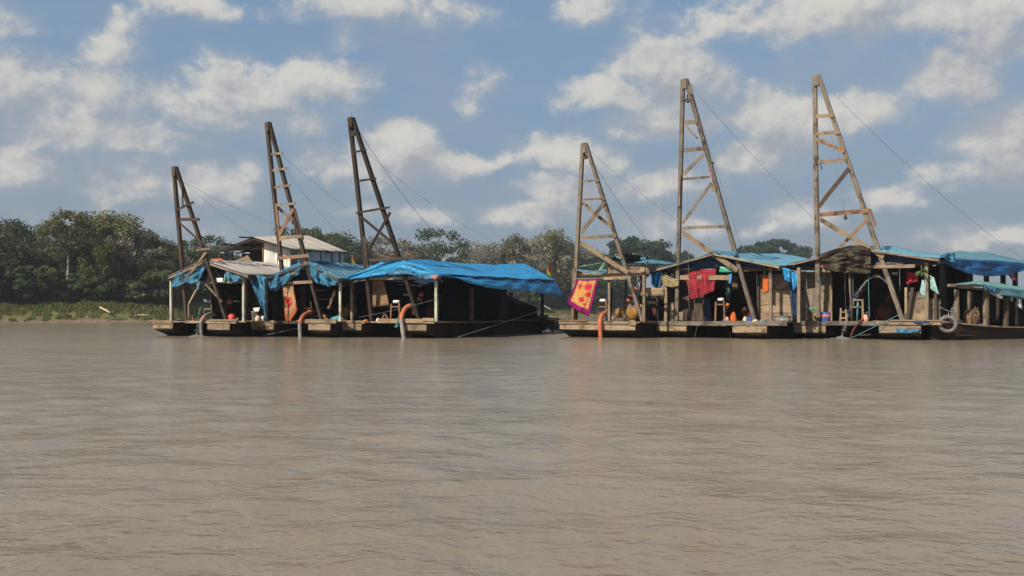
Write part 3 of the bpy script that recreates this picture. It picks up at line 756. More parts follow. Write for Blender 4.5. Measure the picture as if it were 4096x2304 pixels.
for px, top, k in ((-60, 900, 'vine_a'), (-150, 880, 'round_b'), (140, 985, 'vine_b'), (10, 985, 'vine_a'), (230, 1000, 'vine_b'), (320, 985, 'vine_b'), (420, 1000, 'vine_b'), (510, 1010, 'vine_a'), (590, 1025, 'vine_b'), (650, 1040, 'vine_a'), (730, 1040, 'vine_b'), (860, 1040, 'vine_c'), (930, 1020, 'round_a'), (990, 1030, 'vine_b'), (1060, 1020, 'round_b')):
    tree(k, px, rt.uniform(11, 14), top, rt.uniform(1.0, 1.35))
for i in range(38):
    px = -80 + i * 23 + rt.uniform(-9, 9); k = rt.choice(('bush_a', 'bush_b', 'bush_b', 'bush_a', 'bush_c') if i % 4 == 0 else ('bush_a', 'bush_b'))
    tree(k, px, rt.uniform(8.2, 11.5), None, rt.uniform(.9, 1.4), rt.uniform(1.6, 3.0) if abs(px - 268) < 40 else rt.uniform(1.8, 4.6))
# farther bank behind the dredges
far = [(1110, 975, 'round_b', 14, 1), (1165, 905, 'open_a', 20, .9), (1225, 905, 'open_a', 26, .9), (1270, 928, 'round_a', 16, .9), (1330, 930, 'round_a', 24, 1), (1395, 960, 'round_b', 16, 1.1), (1440, 985, 'round_a', 22, 1),
 (1500, 945, 'dry_b', 16, .95), (1545, 932, 'dry_a', 20, 1.0), (1600, 962, 'dry_b', 16, 1), (1660, 985, 'vine_c', 14, 1.1), (1710, 1010, 'round_b', 18, 1.0), (1830, 1020, 'round_b', 18, 1), (1880, 1010, 'dry_c', 14, 1),
 (1900, 962, 'dry_c', 18, 1.0), (1960, 962, 'dry_a', 20, 1), (2010, 958, 'round_b', 30, .7), (2060, 948, 'vine_c', 18, .95), (2105, 940, 'dry_a', 16, 1.0), (2150, 932, 'dry_a', 20, 1.05), (2200, 935, 'vine_c', 18, 1.0), (2250, 945, 'vine_a', 20, .95),
 (2300, 958, 'dry_a', 22, .9), (2340, 1000, 'round_a', 24, .9), (2130, 1010, 'dry_c', 11, 1.0), (2215, 905, 'dry_c', 24, .7), (2380, 1050, 'round_b', 14, 1.1), (2440, 1075, 'vine_a', 14, 1.3)]
for px, top, k, t, sx in far: tree(k, px, t, top, sx)
tree('open_a', 1765, 22, 908, 1.0, label='tall dark tree with dense bunched crown standing alone above the blue roof')
for px in range(1080, 2480, 62):
    tree(rt.choice(('vine_a', 'vine_b', 'vine_c', 'round_a', 'round_b')), px + rt.uniform(-20, 20), rt.uniform(11, 14), rt.uniform(1050, 1100), rt.uniform(1.1, 1.5))
tree('dome', 2545, 10, 956, .88, label='huge dome-shaped dark tree behind the dredge with the rose towel'); tree('round_b', 2440, 12, 1015, 1.3, label='lower dark tree at the foot of the huge dome-shaped tree')
tree('dome', 2730, 40, 1008, .42, label='small dark domed tree between two derricks')
tree('umbrella', 3100, 22, 966, 1.0, label='flat-topped dark umbrella tree beyond the pale blue roof')
for px in range(2480, 4400, 110):
    tree(rt.choice(('round_b', 'vine_b', 'round_a', 'vine_a')), px + rt.uniform(-30, 30), rt.uniform(12, 24), rt.uniform(1135, 1160), rt.uniform(1.3, 1.8))
for i in range(22):
    tree(rt.choice(('bush_a', 'bush_b', 'bush_c')), 1960 + i * 28 + rt.uniform(-9, 9), rt.uniform(8.5, 11), None, rt.uniform(.9, 1.4), rt.uniform(2.0, 5))
def driftwood(px, t, L, rz, label, tilt=.18, br=3):
    P = on_bank(px, t); e = empty('driftwood', P, rz, label, 'driftwood')
    tube('trunk', smooth_path([(-L / 2, 0, .1), (0, .1, .2 + L * tilt * .5), (L / 2, 0, .15 + L * tilt)], 5), [.1] * 10 + [.04], 'drift', e, 6)
    for k in range(br):
        a = -L / 2 + L * (k + 1) / (br + 1); tube('branch', [(a, 0, .15 + (a / L + .5) * L * tilt), (a + .7, random.uniform(-.4, .4), .25 + (a / L + .5) * L * tilt + random.uniform(.1, .6))], [.05, .015], 'drift', e, 5)
driftwood(420, 3.2, 2.6, R(140), 'bleached driftwood limb leaning on the grassy bank', .22)
driftwood(560, 3.0, 1.9, R(5), 'low bleached log lying flat on the grassy bank', .03, 1)
driftwood(2148, 7.0, 7.5, R(150), 'pale fallen branch leaning against the far bank vegetation', .5, 4)

# ------------------------------------------------------------------ dredge pieces
def gable(rf, pk, el, er, v0, L, mL, mR, dz=0.0, amp=.06, sag=.05, tinL=0, tinR=0, seed=0, edge='wood_grey', nm='roof_tarp', thick=.02, rafters=3, vpk=None):
    A, B, C = rf.f(*pk, v0), rf.f(*el, v0), rf.f(*er, v0); k = Vector((0, L, dz))
    if tinL: tin_slope(A, B, B + k, A + k, rf.root, tinL, mL, seed)
    else: sheet(nm, A, B, B + k, A + k, mL, rf.root, 18, 18, amp, seed, thick, sag)
    if tinR: tin_slope(A + Vector((0, 0, .01)), C, C + k, A + k + Vector((0, 0, .01)), rf.root, tinR, mR, seed + 9)
    else: sheet(nm, A, C, C + k, A + k, mR, rf.root, 18, 18, amp, seed + 4, thick, sag)
    dn = Vector((0, 0, -.09))
    for i in range(rafters):
        o = k * (i / max(1, rafters - 1)) * (.97 if i else 1) + Vector((0, .04, 0)) + dn * (2.6 if i else 1)
        for Q in (B, C): beam('rafter', A + o, Q + o, .09, .06, edge, rf.root)
    beam('ridge_beam', A + dn * 1.8, A + k + dn * 1.8, .1, .1, 'wood_dark', rf.root)
    for Q in (B, C): beam('eave_beam', Q + dn * 1.9, Q + k + dn * 1.9, .09, .09, 'wood_dark', rf.root)
    return A, B, C, k
def darkening_back_wall(rf, A, B, C, v, mat='wood_dark', n=12, z0=None):  # dark boards added across the back to keep the interior dark
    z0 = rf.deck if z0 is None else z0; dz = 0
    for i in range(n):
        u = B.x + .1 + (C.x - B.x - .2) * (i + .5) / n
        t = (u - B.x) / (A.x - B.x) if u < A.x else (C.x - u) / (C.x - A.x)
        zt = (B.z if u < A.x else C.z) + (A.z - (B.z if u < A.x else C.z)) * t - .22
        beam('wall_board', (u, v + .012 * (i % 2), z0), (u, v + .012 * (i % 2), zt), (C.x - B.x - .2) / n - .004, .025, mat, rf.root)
def darkening_side_wall(rf, u, v0, v1, z1, mat='wood_dark', n=9):  # dark boards added at the sides to cut light bouncing inside
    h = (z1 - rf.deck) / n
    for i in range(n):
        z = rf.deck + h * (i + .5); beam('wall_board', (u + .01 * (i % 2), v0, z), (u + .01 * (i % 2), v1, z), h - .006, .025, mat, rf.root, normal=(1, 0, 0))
def front_wall(rf, x0, x1, y0, y1, v, n, mat='wood_tan', vert=False, dark=None):
    """boards traced between pixel columns x0..x1 and rows y0..y1 at depth v"""
    if vert:
        for i in range(n):
            xa = x0 + (x1 - x0) * (i + .5) / n; b = rf.f(xa, y1, v); t = rf.f(xa, y0 + random.uniform(-3, 3), v); b.z = max(b.z, rf.deck)
            w = (rf.f(x1, y1, v) - rf.f(x0, y1, v)).length / n - .006
            beam('wall_board', b, t, w, .025, mat, rf.root)
    else:
        zb, zt = max(rf.deck, rf.f(x0, y1, v).z), rf.f(x0, y0, v).z; a, b = rf.f(x0, y1, v), rf.f(x1, y1, v); h = (zt - zb) / n
        for i in range(n):
            z = zb + h * (i + .5); beam('wall_board', (a.x + random.uniform(-.02, .02), v + .006 * (i % 2), z), (b.x + random.uniform(-.02, .02), v + .006 * (i % 2), z), h - .012, .025, mat, rf.root)
def fascia(rf, x0, x1, y0, y1, v=-.06, mat='wood_tan', name='fascia_plank', d=.06):
    ym = (y0 + y1) / 2; a, b = rf.f(x0, ym, v), rf.f(x1, ym, v); z = (a.z + b.z) / 2; a.z = b.z = z
    w = abs(rf.f(x0, y0, v).z - rf.f(x0, y1, v).z); return beam(name, a, b, w, d, mat, rf.root)
def U(rf, px): return rf.f(px, 1282, 0).x
def guy(rf, d, a, b, vb, r=.009, mat='wire', sag=.12, off=.0):
    return rope('guy_wire', rf, [d['g'](a, off), rf.f(*b, vb)], r * .6, mat, None, sag)
def hang_line(rf, d, a, b, r=.004):
    return rope('hoist_rope', rf, [d['g'](a, .05), d['g'](b, .05)], r, 'wire', None, 0.0, 4)
def jet(name, rf, pts, r0, r1, label, n=260, seed=1, core=.5, splash=None):
    """a stream of water breaking into drops, with foam where it lands"""
    rnd = random.Random(seed); path = smooth_path([rf.w(rf.f(x, y, v)) for x, y, v in pts], 12); c = path[0].copy()
    e = empty(name, c, 0, label, 'water jet'); path = [p - c for p in path]; m = int(len(path) * core)
    if m > 1: tube('stream', path[:m], [r0 * (1 + .35 * nz(i * .9, seed, 0)) for i in range(m)], 'spray', e, 6)
    vs, fs = [], []
    for k in range(n):
        t = rnd.random() ** .8 * (len(path) - 1); i = int(t); p = path[i].lerp(path[min(i + 1, len(path) - 1)], t - i)
        s = t / (len(path) - 1); sp = r0 + (r1 - r0) * s; p = p + Vector((rnd.gauss(0, sp), rnd.gauss(0, sp), rnd.gauss(0, sp * 1.5)))
        q = rnd.uniform(.004, .012); b = len(vs)
        vs += [p + Vector(d) * q for d in ((1, 0, 0), (-1, 0, 0), (0, 1, 0), (0, -1, 0), (0, 0, 1.8), (0, 0, -1.8))]
        fs += [tuple(b + i for i in f) for f in ((0, 2, 4), (2, 1, 4), (1, 3, 4), (3, 0, 4), (2, 0, 5), (1, 2, 5), (3, 1, 5), (0, 3, 5))]
    tag(link('droplets', mesh('droplets', vs, fs), e, 'spray'), kind='stuff')
    if splash:
        vs, fs = [], []; S = path[-1] + Vector((0, 0, 0)); S.z = -c.z + .01
        for k in range(260):
            a = rnd.uniform(0, 6.28); rr = abs(rnd.gauss(0, .5)) * splash; p = S + Vector((math.cos(a) * rr * 1.5, math.sin(a) * rr, rnd.random() * .12 * max(0, 1 - rr / splash)))
            q = rnd.uniform(.008, .026); b = len(vs)
            vs += [p + Vector((q, 0, 0)), p + Vector((-q, 0, 0)), p + Vector((0, q, 0)), p + Vector((0, -q, 0)), p + Vector((0, 0, q * .8)), p - Vector((0, 0, q * .5))]
            fs += [tuple(b + i for i in f) for f in ((0, 2, 4), (2, 1, 4), (1, 3, 4), (3, 0, 4), (2, 0, 5), (1, 2, 5), (3, 1, 5), (0, 3, 5))]
        tag(link('foam', mesh('foam', vs, fs), e, 'spray'), kind='stuff')
def small(kind, rf, px, py, v, label, cat, s=.2, mat='white_plastic', h=None, name=None):
    """deck clutter, each a little thing standing on the deck"""
    P = rf.f(px, py, v); P.z = rf.deck; name = name or kind; h = h or s
    if kind == 'jug':
        e = rf.child_at(name, P, label, cat)
        lathe('body', [(.001, 0), (s * .5, 0), (s * .52, h * .15), (s * .5, h * .62), (s * .2, h * .82), (s * .16, h * .95)], mat, e, seg=14)
        lathe('cap', [(s * .18, h * .93), (s * .18, h * 1.05), (.001, h * 1.06)], 'red_plastic' if mat != 'red_plastic' else 'white_plastic', e, seg=10)
        tube('handle', smooth_path([(s * .2, 0, h * .85), (s * .5, 0, h * .85), (s * .5, 0, h * .55)], 4), s * .06, mat, e, 6)
    elif kind == 'bucket':
        e = rf.child_at(name, P, label, cat)
        lathe('pail', [(.001, 0), (s * .40, 0), (s * .5, h), (s * .53, h), (s * .53, h * .94), (s * .47, h * .94), (s * .38, h * .05), (.001, h * .05)], mat, e, seg=16)
        tube('handle', smooth_path([(-s * .5, 0, h * .92), (-s * .3, -s * .4, h * .7), (s * .3, -s * .4, h * .7), (s * .5, 0, h * .92)], 4), s * .03, 'wire', e, 5)
    elif kind == 'bundle':
        vs, fs = [], []; n1, n2 = 9, 14
        for i in range(n1 + 1):
            th = math.pi * .55 * i / n1
            for k in range(n2):
                a = 6.283 * k / n2; r = s * .5 * (1 + .35 * nz(math.cos(a) * 2, math.sin(a) * 2, i * .4 + px))
                vs.append((math.sin(th) * r * math.cos(a) * 1.25, math.sin(th) * r * math.sin(a), max(0, h * (math.cos(th) + .16) / 1.16 * (1 + .2 * nz(a, i, px)))))
            if i:
                b = i * n2
                for k in range(n2): fs.append((b - n2 + k, b - n2 + (k + 1) % n2, b + (k + 1) % n2, b + k))
        o = link(name, mesh(name, vs, fs, True), None, mat); o.location = rf.w(P); tag(o, label, cat); e = o
    elif kind == 'crate':
        e = rf.child_at(name, P, label, cat)
        for z in (.17, .5, .83):
            for (ax, ay, bx, by) in ((-1, -1, 1, -1), (1, -1, 1, 1), (1, 1, -1, 1), (-1, 1, -1, -1)):
                beam('slat', (ax * s * .5, ay * s * .4, h * z), (bx * s * .5, by * s * .4, h * z), h * .28, .02, mat, e, normal=(0, 0, 1) if False else ((0, 1, 0) if ay == by else (1, 0, 0)))
        box('base', (0, 0, .02), (s * .94, s * .74, .03), mat, e)
    elif kind == 'stump':
        o = lathe(name, [(.001, 0), (s * .5, 0), (s * .46, h * .5), (s * .48, h), (.001, h)], mat, None, rf.w(P), 12); tag(o, label, cat); e = o
    return e
def A_trestle(rf, px, v, s, label):
    P = rf.f(px, 1278, v); P.z = rf.deck; e = rf.child_at('trestle', P, label, 'trestle')
    for k in (-1, 1):
        beam('leg', (k * s * .5, 0, 0), (k * s * .06, 0, s * .75), .05, .05, 'wood_orange', e)
    beam('crossbar', (-s * .36, -.04, s * .25), (s * .36, -.04, s * .25), .05, .04, 'wood_orange', e)
    beam('back_leg', (0, s * .55, 0), (0, .02, s * .72), .05, .05, 'wood_orange', e)
def flag(rf, base, L, label, du=.35, mat='flag_cloth', ww=.55):
    """pole with drooping cloth; base in local raft coordinates"""
    e = rf.child_at('flag', base, label, 'flag'); tube('pole', [(0, 0, 0), (du * .4, 0, L)], .018, 'wood_grey', e, 6)
    vs, fs, uv = [], [], []
    for j in range(9):
        for i in range(7):
            s_, t = i / 6, j / 8; x = du * .4 * (1 - .35 * t) + s_ * ww * .36 * (1 + .4 * t); y = .09 * math.sin(s_ * 9 + t * 2) * (s_ + .2)
            vs.append((x, y, L - .03 - t * ww * 1.1 - s_ * ww * .55)); uv.append((s_, 1 - t))
    for j in range(8):
        for i in range(6): q = j * 7 + i; fs.append((q, q + 1, q + 8, q + 7))
    o = link('cloth', mesh('flag_cloth', vs, fs, True, uv), e, mat); o.modifiers.new('thickness', 'SOLIDIFY').thickness = .008

GRP = 'river mining dredges moored in two rows'
# ================================================================== dredge 1: tin roof
r = Raft(766, 38.3, 25, label='dredge with grey tin roof, pale pipe posts and a short derrick', group=GRP); rt1 = r
hull(r, U(r, 619), U(r, 692), 8, .68, planks=2); hull(r, U(r, 835), U(r, 918), 8, .62, planks=1, lip=.30)
deck(r, U(r, 600), U(r, 985), 0, 7.5, 9)
fascia(r, 595, 690, 1281, 1287); fascia(r, 612, 692, 1288, 1293, -.07); fascia(r, 742, 945, 1283, 1293); fascia(r, 838, 948, 1277, 1284, -.1, 'wood_grey')
A, B, C, k = gable(r, (817, 1042), (674, 1104), (990, 1098), -.25, 4.6, 'tin', 'tin', .12, tinL=5, tinR=5, seed=1, edge='wood_grey')
darkening_back_wall(r, A, B, C, 4.2); darkening_side_wall(r, C.x - .1, 1.5, 4.2, C.z - .15); darkening_side_wall(r, B.x + .15, 2.2, 4.2, B.z - .15, n=8)
r.post(685, 1110, .1, .10, 'paint_pale'); r.post(975, 1105, .1, .10, 'paint_pale'); r.post(990, 1105, 2.2, .09, 'wood_brown'); r.post(690, 1110, 3.8, .09, 'wood_dark')
r.bm('tie_beam', (700, 1131), (985, 1128), .15, .09, .06, 'wood_tan')
r.bm('strut', (789, 1153), (756, 1216), .1, .07, .06, 'wood_tan'); r.post(756, 1214, .1, .08, 'wood_tan'); r.post(772, 1240, .5, .08, 'wood_tan')
r.bm('strut', (822, 1134), (886, 1206), .1, .07, .06, 'wood_tan'); r.bm('king_post', (835, 1085), (834, 1128), .15, .08, .06, 'wood_tan'); r.bm('strut', (862, 1080), (884, 1112), .3, .08, .06, 'wood_grey')
d = derrick(r, (699, 668), (748, 1280), (908, 1280), [((713, 837), (773, 809), .10), ((718, 878), (797, 877), .13), ((720, 893), (832, 992), .08), ((785, 1000), (842, 994), .09, 'wood_tan'), ((745, 1116), (824, 1010), .10, 'wood_tan'), ((728, 735), (731, 822), .05)], w=.135, mat='wood_brown')
guy(r, d, (728, 724), (1020, 948), 7.0); guy(r, d, (728, 724), (1100, 895), 7.5)
drape('gable_tarp', r, [(678, 1106), (730, 1084), (785, 1060), (829, 1046)], [(690, 1152), (738, 1134), (792, 1130), (822, 1078)], -.18, 'tarp_light', r.root, 22, 12, .09, 3, seed=1, rag=8)
drape('gable_shade_sheet', r, [(690, 1106), (817, 1054), (975, 1100)], [(690, 1118), (817, 1126), (975, 1118)], .45, 'tarp_navy', r.root, 20, 8, .03, 3, seed=8)  # added dark sheet standing in for the shade inside the gable
drape('tarp_tail', r, [(782, 1126), (802, 1126)], [(789, 1163), (797, 1154)], -.1, 'tarp_teal', r.root, 6, 8, .05, 1, seed=2)
drape('gable_tarp', r, [(903, 1082), (940, 1094), (984, 1106)], [(908, 1124), (936, 1132), (972, 1114)], -.12, 'tarp_light', r.root, 14, 9, .07, 2, seed=3)
drape('side_tarp', r, [(992, 1100), (1030, 1101), (1062, 1106)], [(1046, 1232), (1058, 1262), (1068, 1286)], .3, 'tarp_light', r.root, 12, 26, .10, 1.5, seed=4)
drape('side_tarp', r, [(1030, 1098), (1066, 1108)], [(1045, 1135), (1066, 1160)], .1, 'tarp_light', r.root, 8, 8, .08, 1.5, seed=5)
cloth('sign_board', r, [(868, 1112), (893, 1112)], [(868, 1129), (893, 1130)], .05, 'white_plastic', 'small white box lid above the tie beam of the tin-roofed dredge', 'board', amp=.006, fold=1, thick=.03, nu=4, nv=4)
r.bm('stick', (905, 1090), (896, 1130), .05, .07, .05, 'tarp_green')
stand(r, (819, 1234), (846, 1218), (1236,), .6, 'small pink frame under the tin roof beside the grey hose', mat='wood_orange', w=.045)
small('bundle', r, 926, 1280, .9, 'shiny red bundle on the deck under the tin roof', 'bundle', .33, 'red_plastic', .32)
engine(r, Vector((U(r, 860), 3.0, r.deck)), 'black pump engine under the tin roof')
standpipe(r, (918, 1226), (923, 1192), 1.6, 'orange corrugated pipe under the tin roof', .075, rings=3)
hose(r, [(856, 1258, 1.0), (838, 1256, .4), (818, 1266, -.05), (807, 1284, -.2), (804, 1310, -.2), (807, 1352, -.2)], .075, 'hose_grey', 'grey hose with orange collar beneath the tin-roofed dredge', [.45, .52], None)
jet('water_jet', r, [(802, 1232, .1), (797, 1245, -.1), (793, 1285, -.3), (789, 1320, -.4), (786, 1347, -.45)], .018, .05, 'thin water stream falling beside the grey hose into the river', 170, 3, .0, .3)
small('jug', r, 1030, 1280, .3, 'cream jug on deck beside the hanging blue tarp strip', 'jug', .20, 'cream_plastic', .26); small('bucket', r, 1018, 1280, .7, 'white bucket on deck behind the cream jug', 'bucket', .26, 'white_plastic', .42); small('jug', r, 1050, 1280, .5, 'white jug at the foot of the blue tarp strip', 'jug', .16, 'white_plastic', .25)
small('stump', r, 950, 1280, .3, 'short wooden block on deck beside the red bundle', 'block', .12, 'wood_tan', .14)
cloth('rag', r, [(1010, 1232), (1040, 1230)], [(1014, 1248), (1036, 1246)], .5, 'white_plastic', 'pale rag draped over the bucket beside the blue tarp strip', 'rag', amp=.03, fold=2, nu=8, nv=5)

# ================================================================== dredge 2: teal tarp roof
r = Raft(1164, 37.3, 25, label='dredge under a worn teal tarp with an orange towel on its derrick', group=GRP)
hull(r, U(r, 1009), U(r, 1096), 8, .66, planks=2); hull(r, U(r, 1238), U(r, 1320), 8, .60, planks=1, lip=.28)
deck(r, U(r, 1000), U(r, 1345), 0, 7.5, 9)
fascia(r, 1005, 1097, 1282, 1292); fascia(r, 1100, 1205, 1283, 1294, -.04, 'wood_brown'); fascia(r, 1222, 1345, 1277, 1293); fascia(r, 1185, 1230, 1281, 1293, -.03)
A, B, C, k = gable(r, (1232, 1047), (1069, 1104), (1353, 1110), -.25, 6.5, 'tarp_light', 'tarp_teal', .12, .09, .10, seed=11, edge='wood_brown')
darkening_back_wall(r, A, B, C, 4.6); darkening_side_wall(r, C.x - .1, 2.0, 4.6, C.z - .15); darkening_side_wall(r, B.x + .1, 2.0, 4.6, B.z - .15)
r.post(1067, 1112, .1, .08, 'wood_orange'); r.post(1361, 1115, .1, .09, 'paint_pale'); r.post(1216, 1060, 1.6, .09, 'wood_brown'); r.post(1345, 1112, 2.6, .09, 'wood_dark')
d = derrick(r, (1072, 490), (1149, 1280), (1288, 1280), [((1086, 618), (1129, 611), .10, 'wood_tan'), ((1092, 682), (1147, 673), .10, 'wood_tan'), ((1099, 750), (1161, 741), .10, 'wood_tan'), ((1105, 821), (1180, 813), .10, 'wood_tan'),
  ((1112, 830), (1205, 922), .13, 'wood_tan', 'brace', -1), ((1119, 938), (1173, 836), .14, 'wood_orange'), ((1120, 954), (1207, 945), .13, 'wood_tan'), ((1111, 1033), (1236, 1022), .14, 'wood_orange'), ((1142, 1115), (1228, 1050), .15, 'wood_orange'), ((1138, 1133), (1250, 1127), .12, 'wood_tan'),
  ((1103, 812), (1121, 965), .10, 'wood_orange', 'splice'), ((1178, 835), (1212, 960), .10, 'wood_brown', 'splice')], w=.14, mat='wood_brown')
guy(r, d, (1131, 622), (1425, 856), 8.0); guy(r, d, (1142, 682), (1378, 955), 7.0, .007); hang_line(r, d, (1080, 560), (1084, 1062))
drape('gable_tarp', r, [(1068, 1106), (1120, 1085), (1165, 1063), (1206, 1048)], [(1080, 1165), (1105, 1162), (1150, 1128), (1200, 1092)], -.18, 'tarp_light', r.root, 22, 12, .10, 3, seed=12, rag=10)
drape('gable_tarp', r, [(1228, 1048), (1268, 1052), (1310, 1082), (1354, 1112)], [(1248, 1118), (1280, 1140), (1320, 1146), (1352, 1138)], -.18, 'tarp_light', r.root, 22, 12, .11, 3, seed=13, rag=6)
drape('gable_shade_sheet', r, [(1085, 1108), (1232, 1058), (1340, 1108)], [(1085, 1116), (1232, 1128), (1340, 1116)], .55, 'tarp_navy', r.root, 20, 8, .03, 3, seed=18)  # added dark sheet, gives the shaded gap between the tarps its darkness
cloth('beach_towel', r, [(1131, 1139), (1150, 1141), (1172, 1138)], [(1139, 1270), (1155, 1297), (1190, 1240)], -.05, 'towel_rose_orange', 'cream and orange towel with red roses tied to a derrick leg', 'towel', 'towels hung out on the dredges', nu=20, nv=26, amp=.05, fold=2)
stand(r, (1218, 1212), (1244, 1206), (1233,), .5, 'small brown frame beside the orange hose under the teal tarp', w=.055, mat='wood_brown')
hose(r, [(1256, 1244, 1.2), (1238, 1250, .5), (1219, 1258, .1), (1205, 1275, -.15), (1199, 1305, -.25), (1202, 1355, -.25)], .085, 'hose_orange', 'plain orange hose bending from the teal-tarp dredge into the river', [.2], .74)
engine(r, Vector((U(r, 1255), 3.2, r.deck)), 'dark pump engine with yellow pump under the teal tarp', accent='gold_drum')
r.bm('loose_board', (1342, 1160), (1312, 1236), 1.0, .13, .03, 'wood_orange', v2=1.3)
tube('water_pipe', [r.f(1203, 1140, .6), r.f(1206, 1278, .6)], .03, 'hose_black', r.root, 6)
small('bundle', r, 1294, 1280, .8, 'brown cloth bundle at the foot of the derrick leg under the teal tarp', 'bundle', .3, 'gold_drum', .3); small('stump', r, 1309, 1280, .25, 'square wooden block on deck under the teal tarp', 'block', .1, 'wood_tan', .13)
cloth('rag', r, [(1322, 1272), (1352, 1262)], [(1325, 1280), (1385, 1280)], .3, 'rope_teal', 'dark teal rag on deck between two rafts', 'rag', amp=.03, fold=2, nu=8, nv=5)
flag(r, r.f(1405, 1062, 7.2), .55, 'small red, yellow and green flag above the teal tarp roof', .2, ww=.42)

# ================================================================== dredge 3: long bright blue tarp
r = Raft(1530, 36.3, 25, label='dredge under a long bright blue tarp reaching to its stern', group=GRP); r3 = r
hull(r, U(r, 1364), U(r, 1446), 9, .66, planks=2); hull(r, U(r, 1612), U(r, 1706), 13.2, .60, planks=1, lip=.28, stern=.35, rake=1.9)
deck(r, U(r, 1355), U(r, 1745), 0, 12.3, 9)
fascia(r, 1333, 1460, 1282, 1293); fascia(r, 1510, 1738, 1276, 1293, -.1); fascia(r, 1690, 1738, 1272, 1284, -.14)
A, B, C = r.f(1570, 1036, -.25), r.f(1354, 1119, -.25), r.f(1766, 1096, -.25)
D2 = r.side(2225, 1121, C.x); D2r = Vector((A.x, D2.y, A.z + .2)); back = D2.y - .05
mid = D2.y * .6
def long_tarp():
    """right slope follows the sagging ridge seen against the trees, falls away hipped at the stern"""
    rid = [(1570, 1036), (1640, 1039), (1760, 1045), (1860, 1054), (1960, 1059), (2040, 1055), (2095, 1053)]
    pts = [r.side(x, y, A.x) for x, y in rid]
    hip = Vector(((A.x * .15 + C.x * .85), D2.y, D2.z + .15))
    top = [Vector((A.x, max(-.25, p.y), p.z)) for p in pts] + [hip]
    nv_, nu_ = 40, 22; vs, fs = [], []
    for j in range(nv_ + 1):
        t = j / nv_; T = Vector(lerp_poly([tuple(p) for p in top], t)); yy = -.25 + (D2.y + .25) * t; Ev = Vector((C.x, yy, C.z + (D2.z - C.z) * t))
        for i in range(nu_ + 1):
            s_ = i / nu_; P = T.lerp(Ev, s_); P.z += .07 * nz(s_ * 3, t * 7, 2) + .025 * nz(s_ * 9, t * 24, 5) - .10 * math.sin(math.pi * s_) * (1 - abs(2 * t - 1)) ; vs.append(P)
    for j in range(nv_):
        for i in range(nu_): q = j * (nu_ + 1) + i; fs.append((q, q + 1, q + nu_ + 2, q + nu_ + 1))
    o = link('roof_tarp', mesh('roof_tarp', vs, fs, True), r.root, 'tarp_blue'); o.modifiers.new('thickness', 'SOLIDIFY').thickness = .015
    # skirt hanging from the eave, bellied out by the wind
    vs, fs = [], []; bot = [(1772, 1098), (1800, 1128), (1850, 1145), (1900, 1152), (1990, 1156), (2080, 1166), (2150, 1174), (2222, 1178)]
    for j in range(49):
        t = j / 48; E_ = Vector((C.x - .07, -.25 + (D2.y + .25) * t, C.z + (D2.z - C.z) * t - .05)); bx, by = lerp_poly(bot, t); Bt = r.side(bx, by, C.x + .22); Bt = Vector((C.x + .22, E_.y + .15, Bt.z))
        for i in range(13):
            s_ = i / 12; P = E_.lerp(Bt, s_); P.x += .10 * math.sin(s_ * 2.6) * (1 + .6 * nz(t * 9, s_ * 2, 1)) + .05 * nz(t * 16, s_ * 5, 4) + .03 * math.sin(t * 40 + s_ * 6); P.z += .03 * nz(t * 12, s_ * 3, 7); vs.append(P)
    for j in range(48):
        for i in range(12): q = j * 13 + i; fs.append((q, q + 1, q + 14, q + 13))
    o = link('tarp_skirt', mesh('tarp_skirt', vs, fs, True), r.root, 'tarp_blue'); o.modifiers.new('thickness', 'SOLIDIFY').thickness = .012
    sheet('roof_tarp', top[0], B, B + Vector((0, D2.y * .8, .1)), Vector((A.x, D2.y * .8, A.z + .1)), 'tarp_blue', r.root, 18, 24, .08, 31, .015, .08)
    for t in (0.01, .35, .66, .97):
        y = -.2 + (D2.y) * t; T = Vector(lerp_poly([tuple(p) for p in top], t)); T.y = y; dn = Vector((0, 0, -.30)); E_ = Vector((C.x - .04, y, C.z + (D2.z - C.z) * t))
        beam('rafter', T + dn, E_ + dn, .08, .06, 'wood_brown', r.root); beam('rafter', T + dn, Vector((B.x + .05, y, B.z)) + dn, .08, .06, 'wood_brown', r.root)
    beam('eave_beam', C + Vector((-.06, 0, -.12)), Vector((C.x - .06, D2.y, D2.z - .12)), .09, .09, 'wood_dark', r.root)
long_tarp()
darkening_back_wall(r, A, B, C, 6.0, 'wood_dark', 14); darkening_side_wall(r, B.x + .15, 2.4, 6.0, B.z - .12)
drape('gable_tarp', r, [(1354, 1119), (1440, 1088), (1545, 1038), (1600, 1037), (1690, 1066), (1766, 1097)], [(1356, 1124), (1440, 1114), (1535, 1098), (1605, 1086), (1690, 1116), (1760, 1104)], -.2, 'tarp_blue', r.root, 34, 12, .06, 3, seed=31, rag=5)
drape('tarp_fold', r, [(1548, 1086), (1600, 1078), (1655, 1084)], [(1556, 1100), (1606, 1098), (1662, 1096)], -.32, 'tarp_light', r.root, 14, 6, .05, 2, seed=32)
drape('tarp_fold', r, [(1655, 1093), (1700, 1090), (1752, 1098)], [(1668, 1100), (1700, 1118), (1748, 1110)], -.32, 'tarp_light', r.root, 14, 6, .06, 2, seed=33)
drape('tarp_fold', r, [(1720, 1102), (1755, 1100)], [(1724, 1112), (1742, 1120)], -.34, 'cloth_salmon', r.root, 6, 5, .03, 1, seed=34)
r.bm('tie_beam', (1432, 1116), (1690, 1112), .05, .11, .08, 'wood_tan'); box('beam_end', r.f(1450, 1116, -.02), (.4, .12, .17), 'paint_white', r.root)
r.bm('strut', (1552, 1094), (1540, 1112), .05, .08, .06, 'wood_tan'); r.bm('king_post', (1580, 1088), (1580, 1112), .05, .08, .06, 'wood_tan')
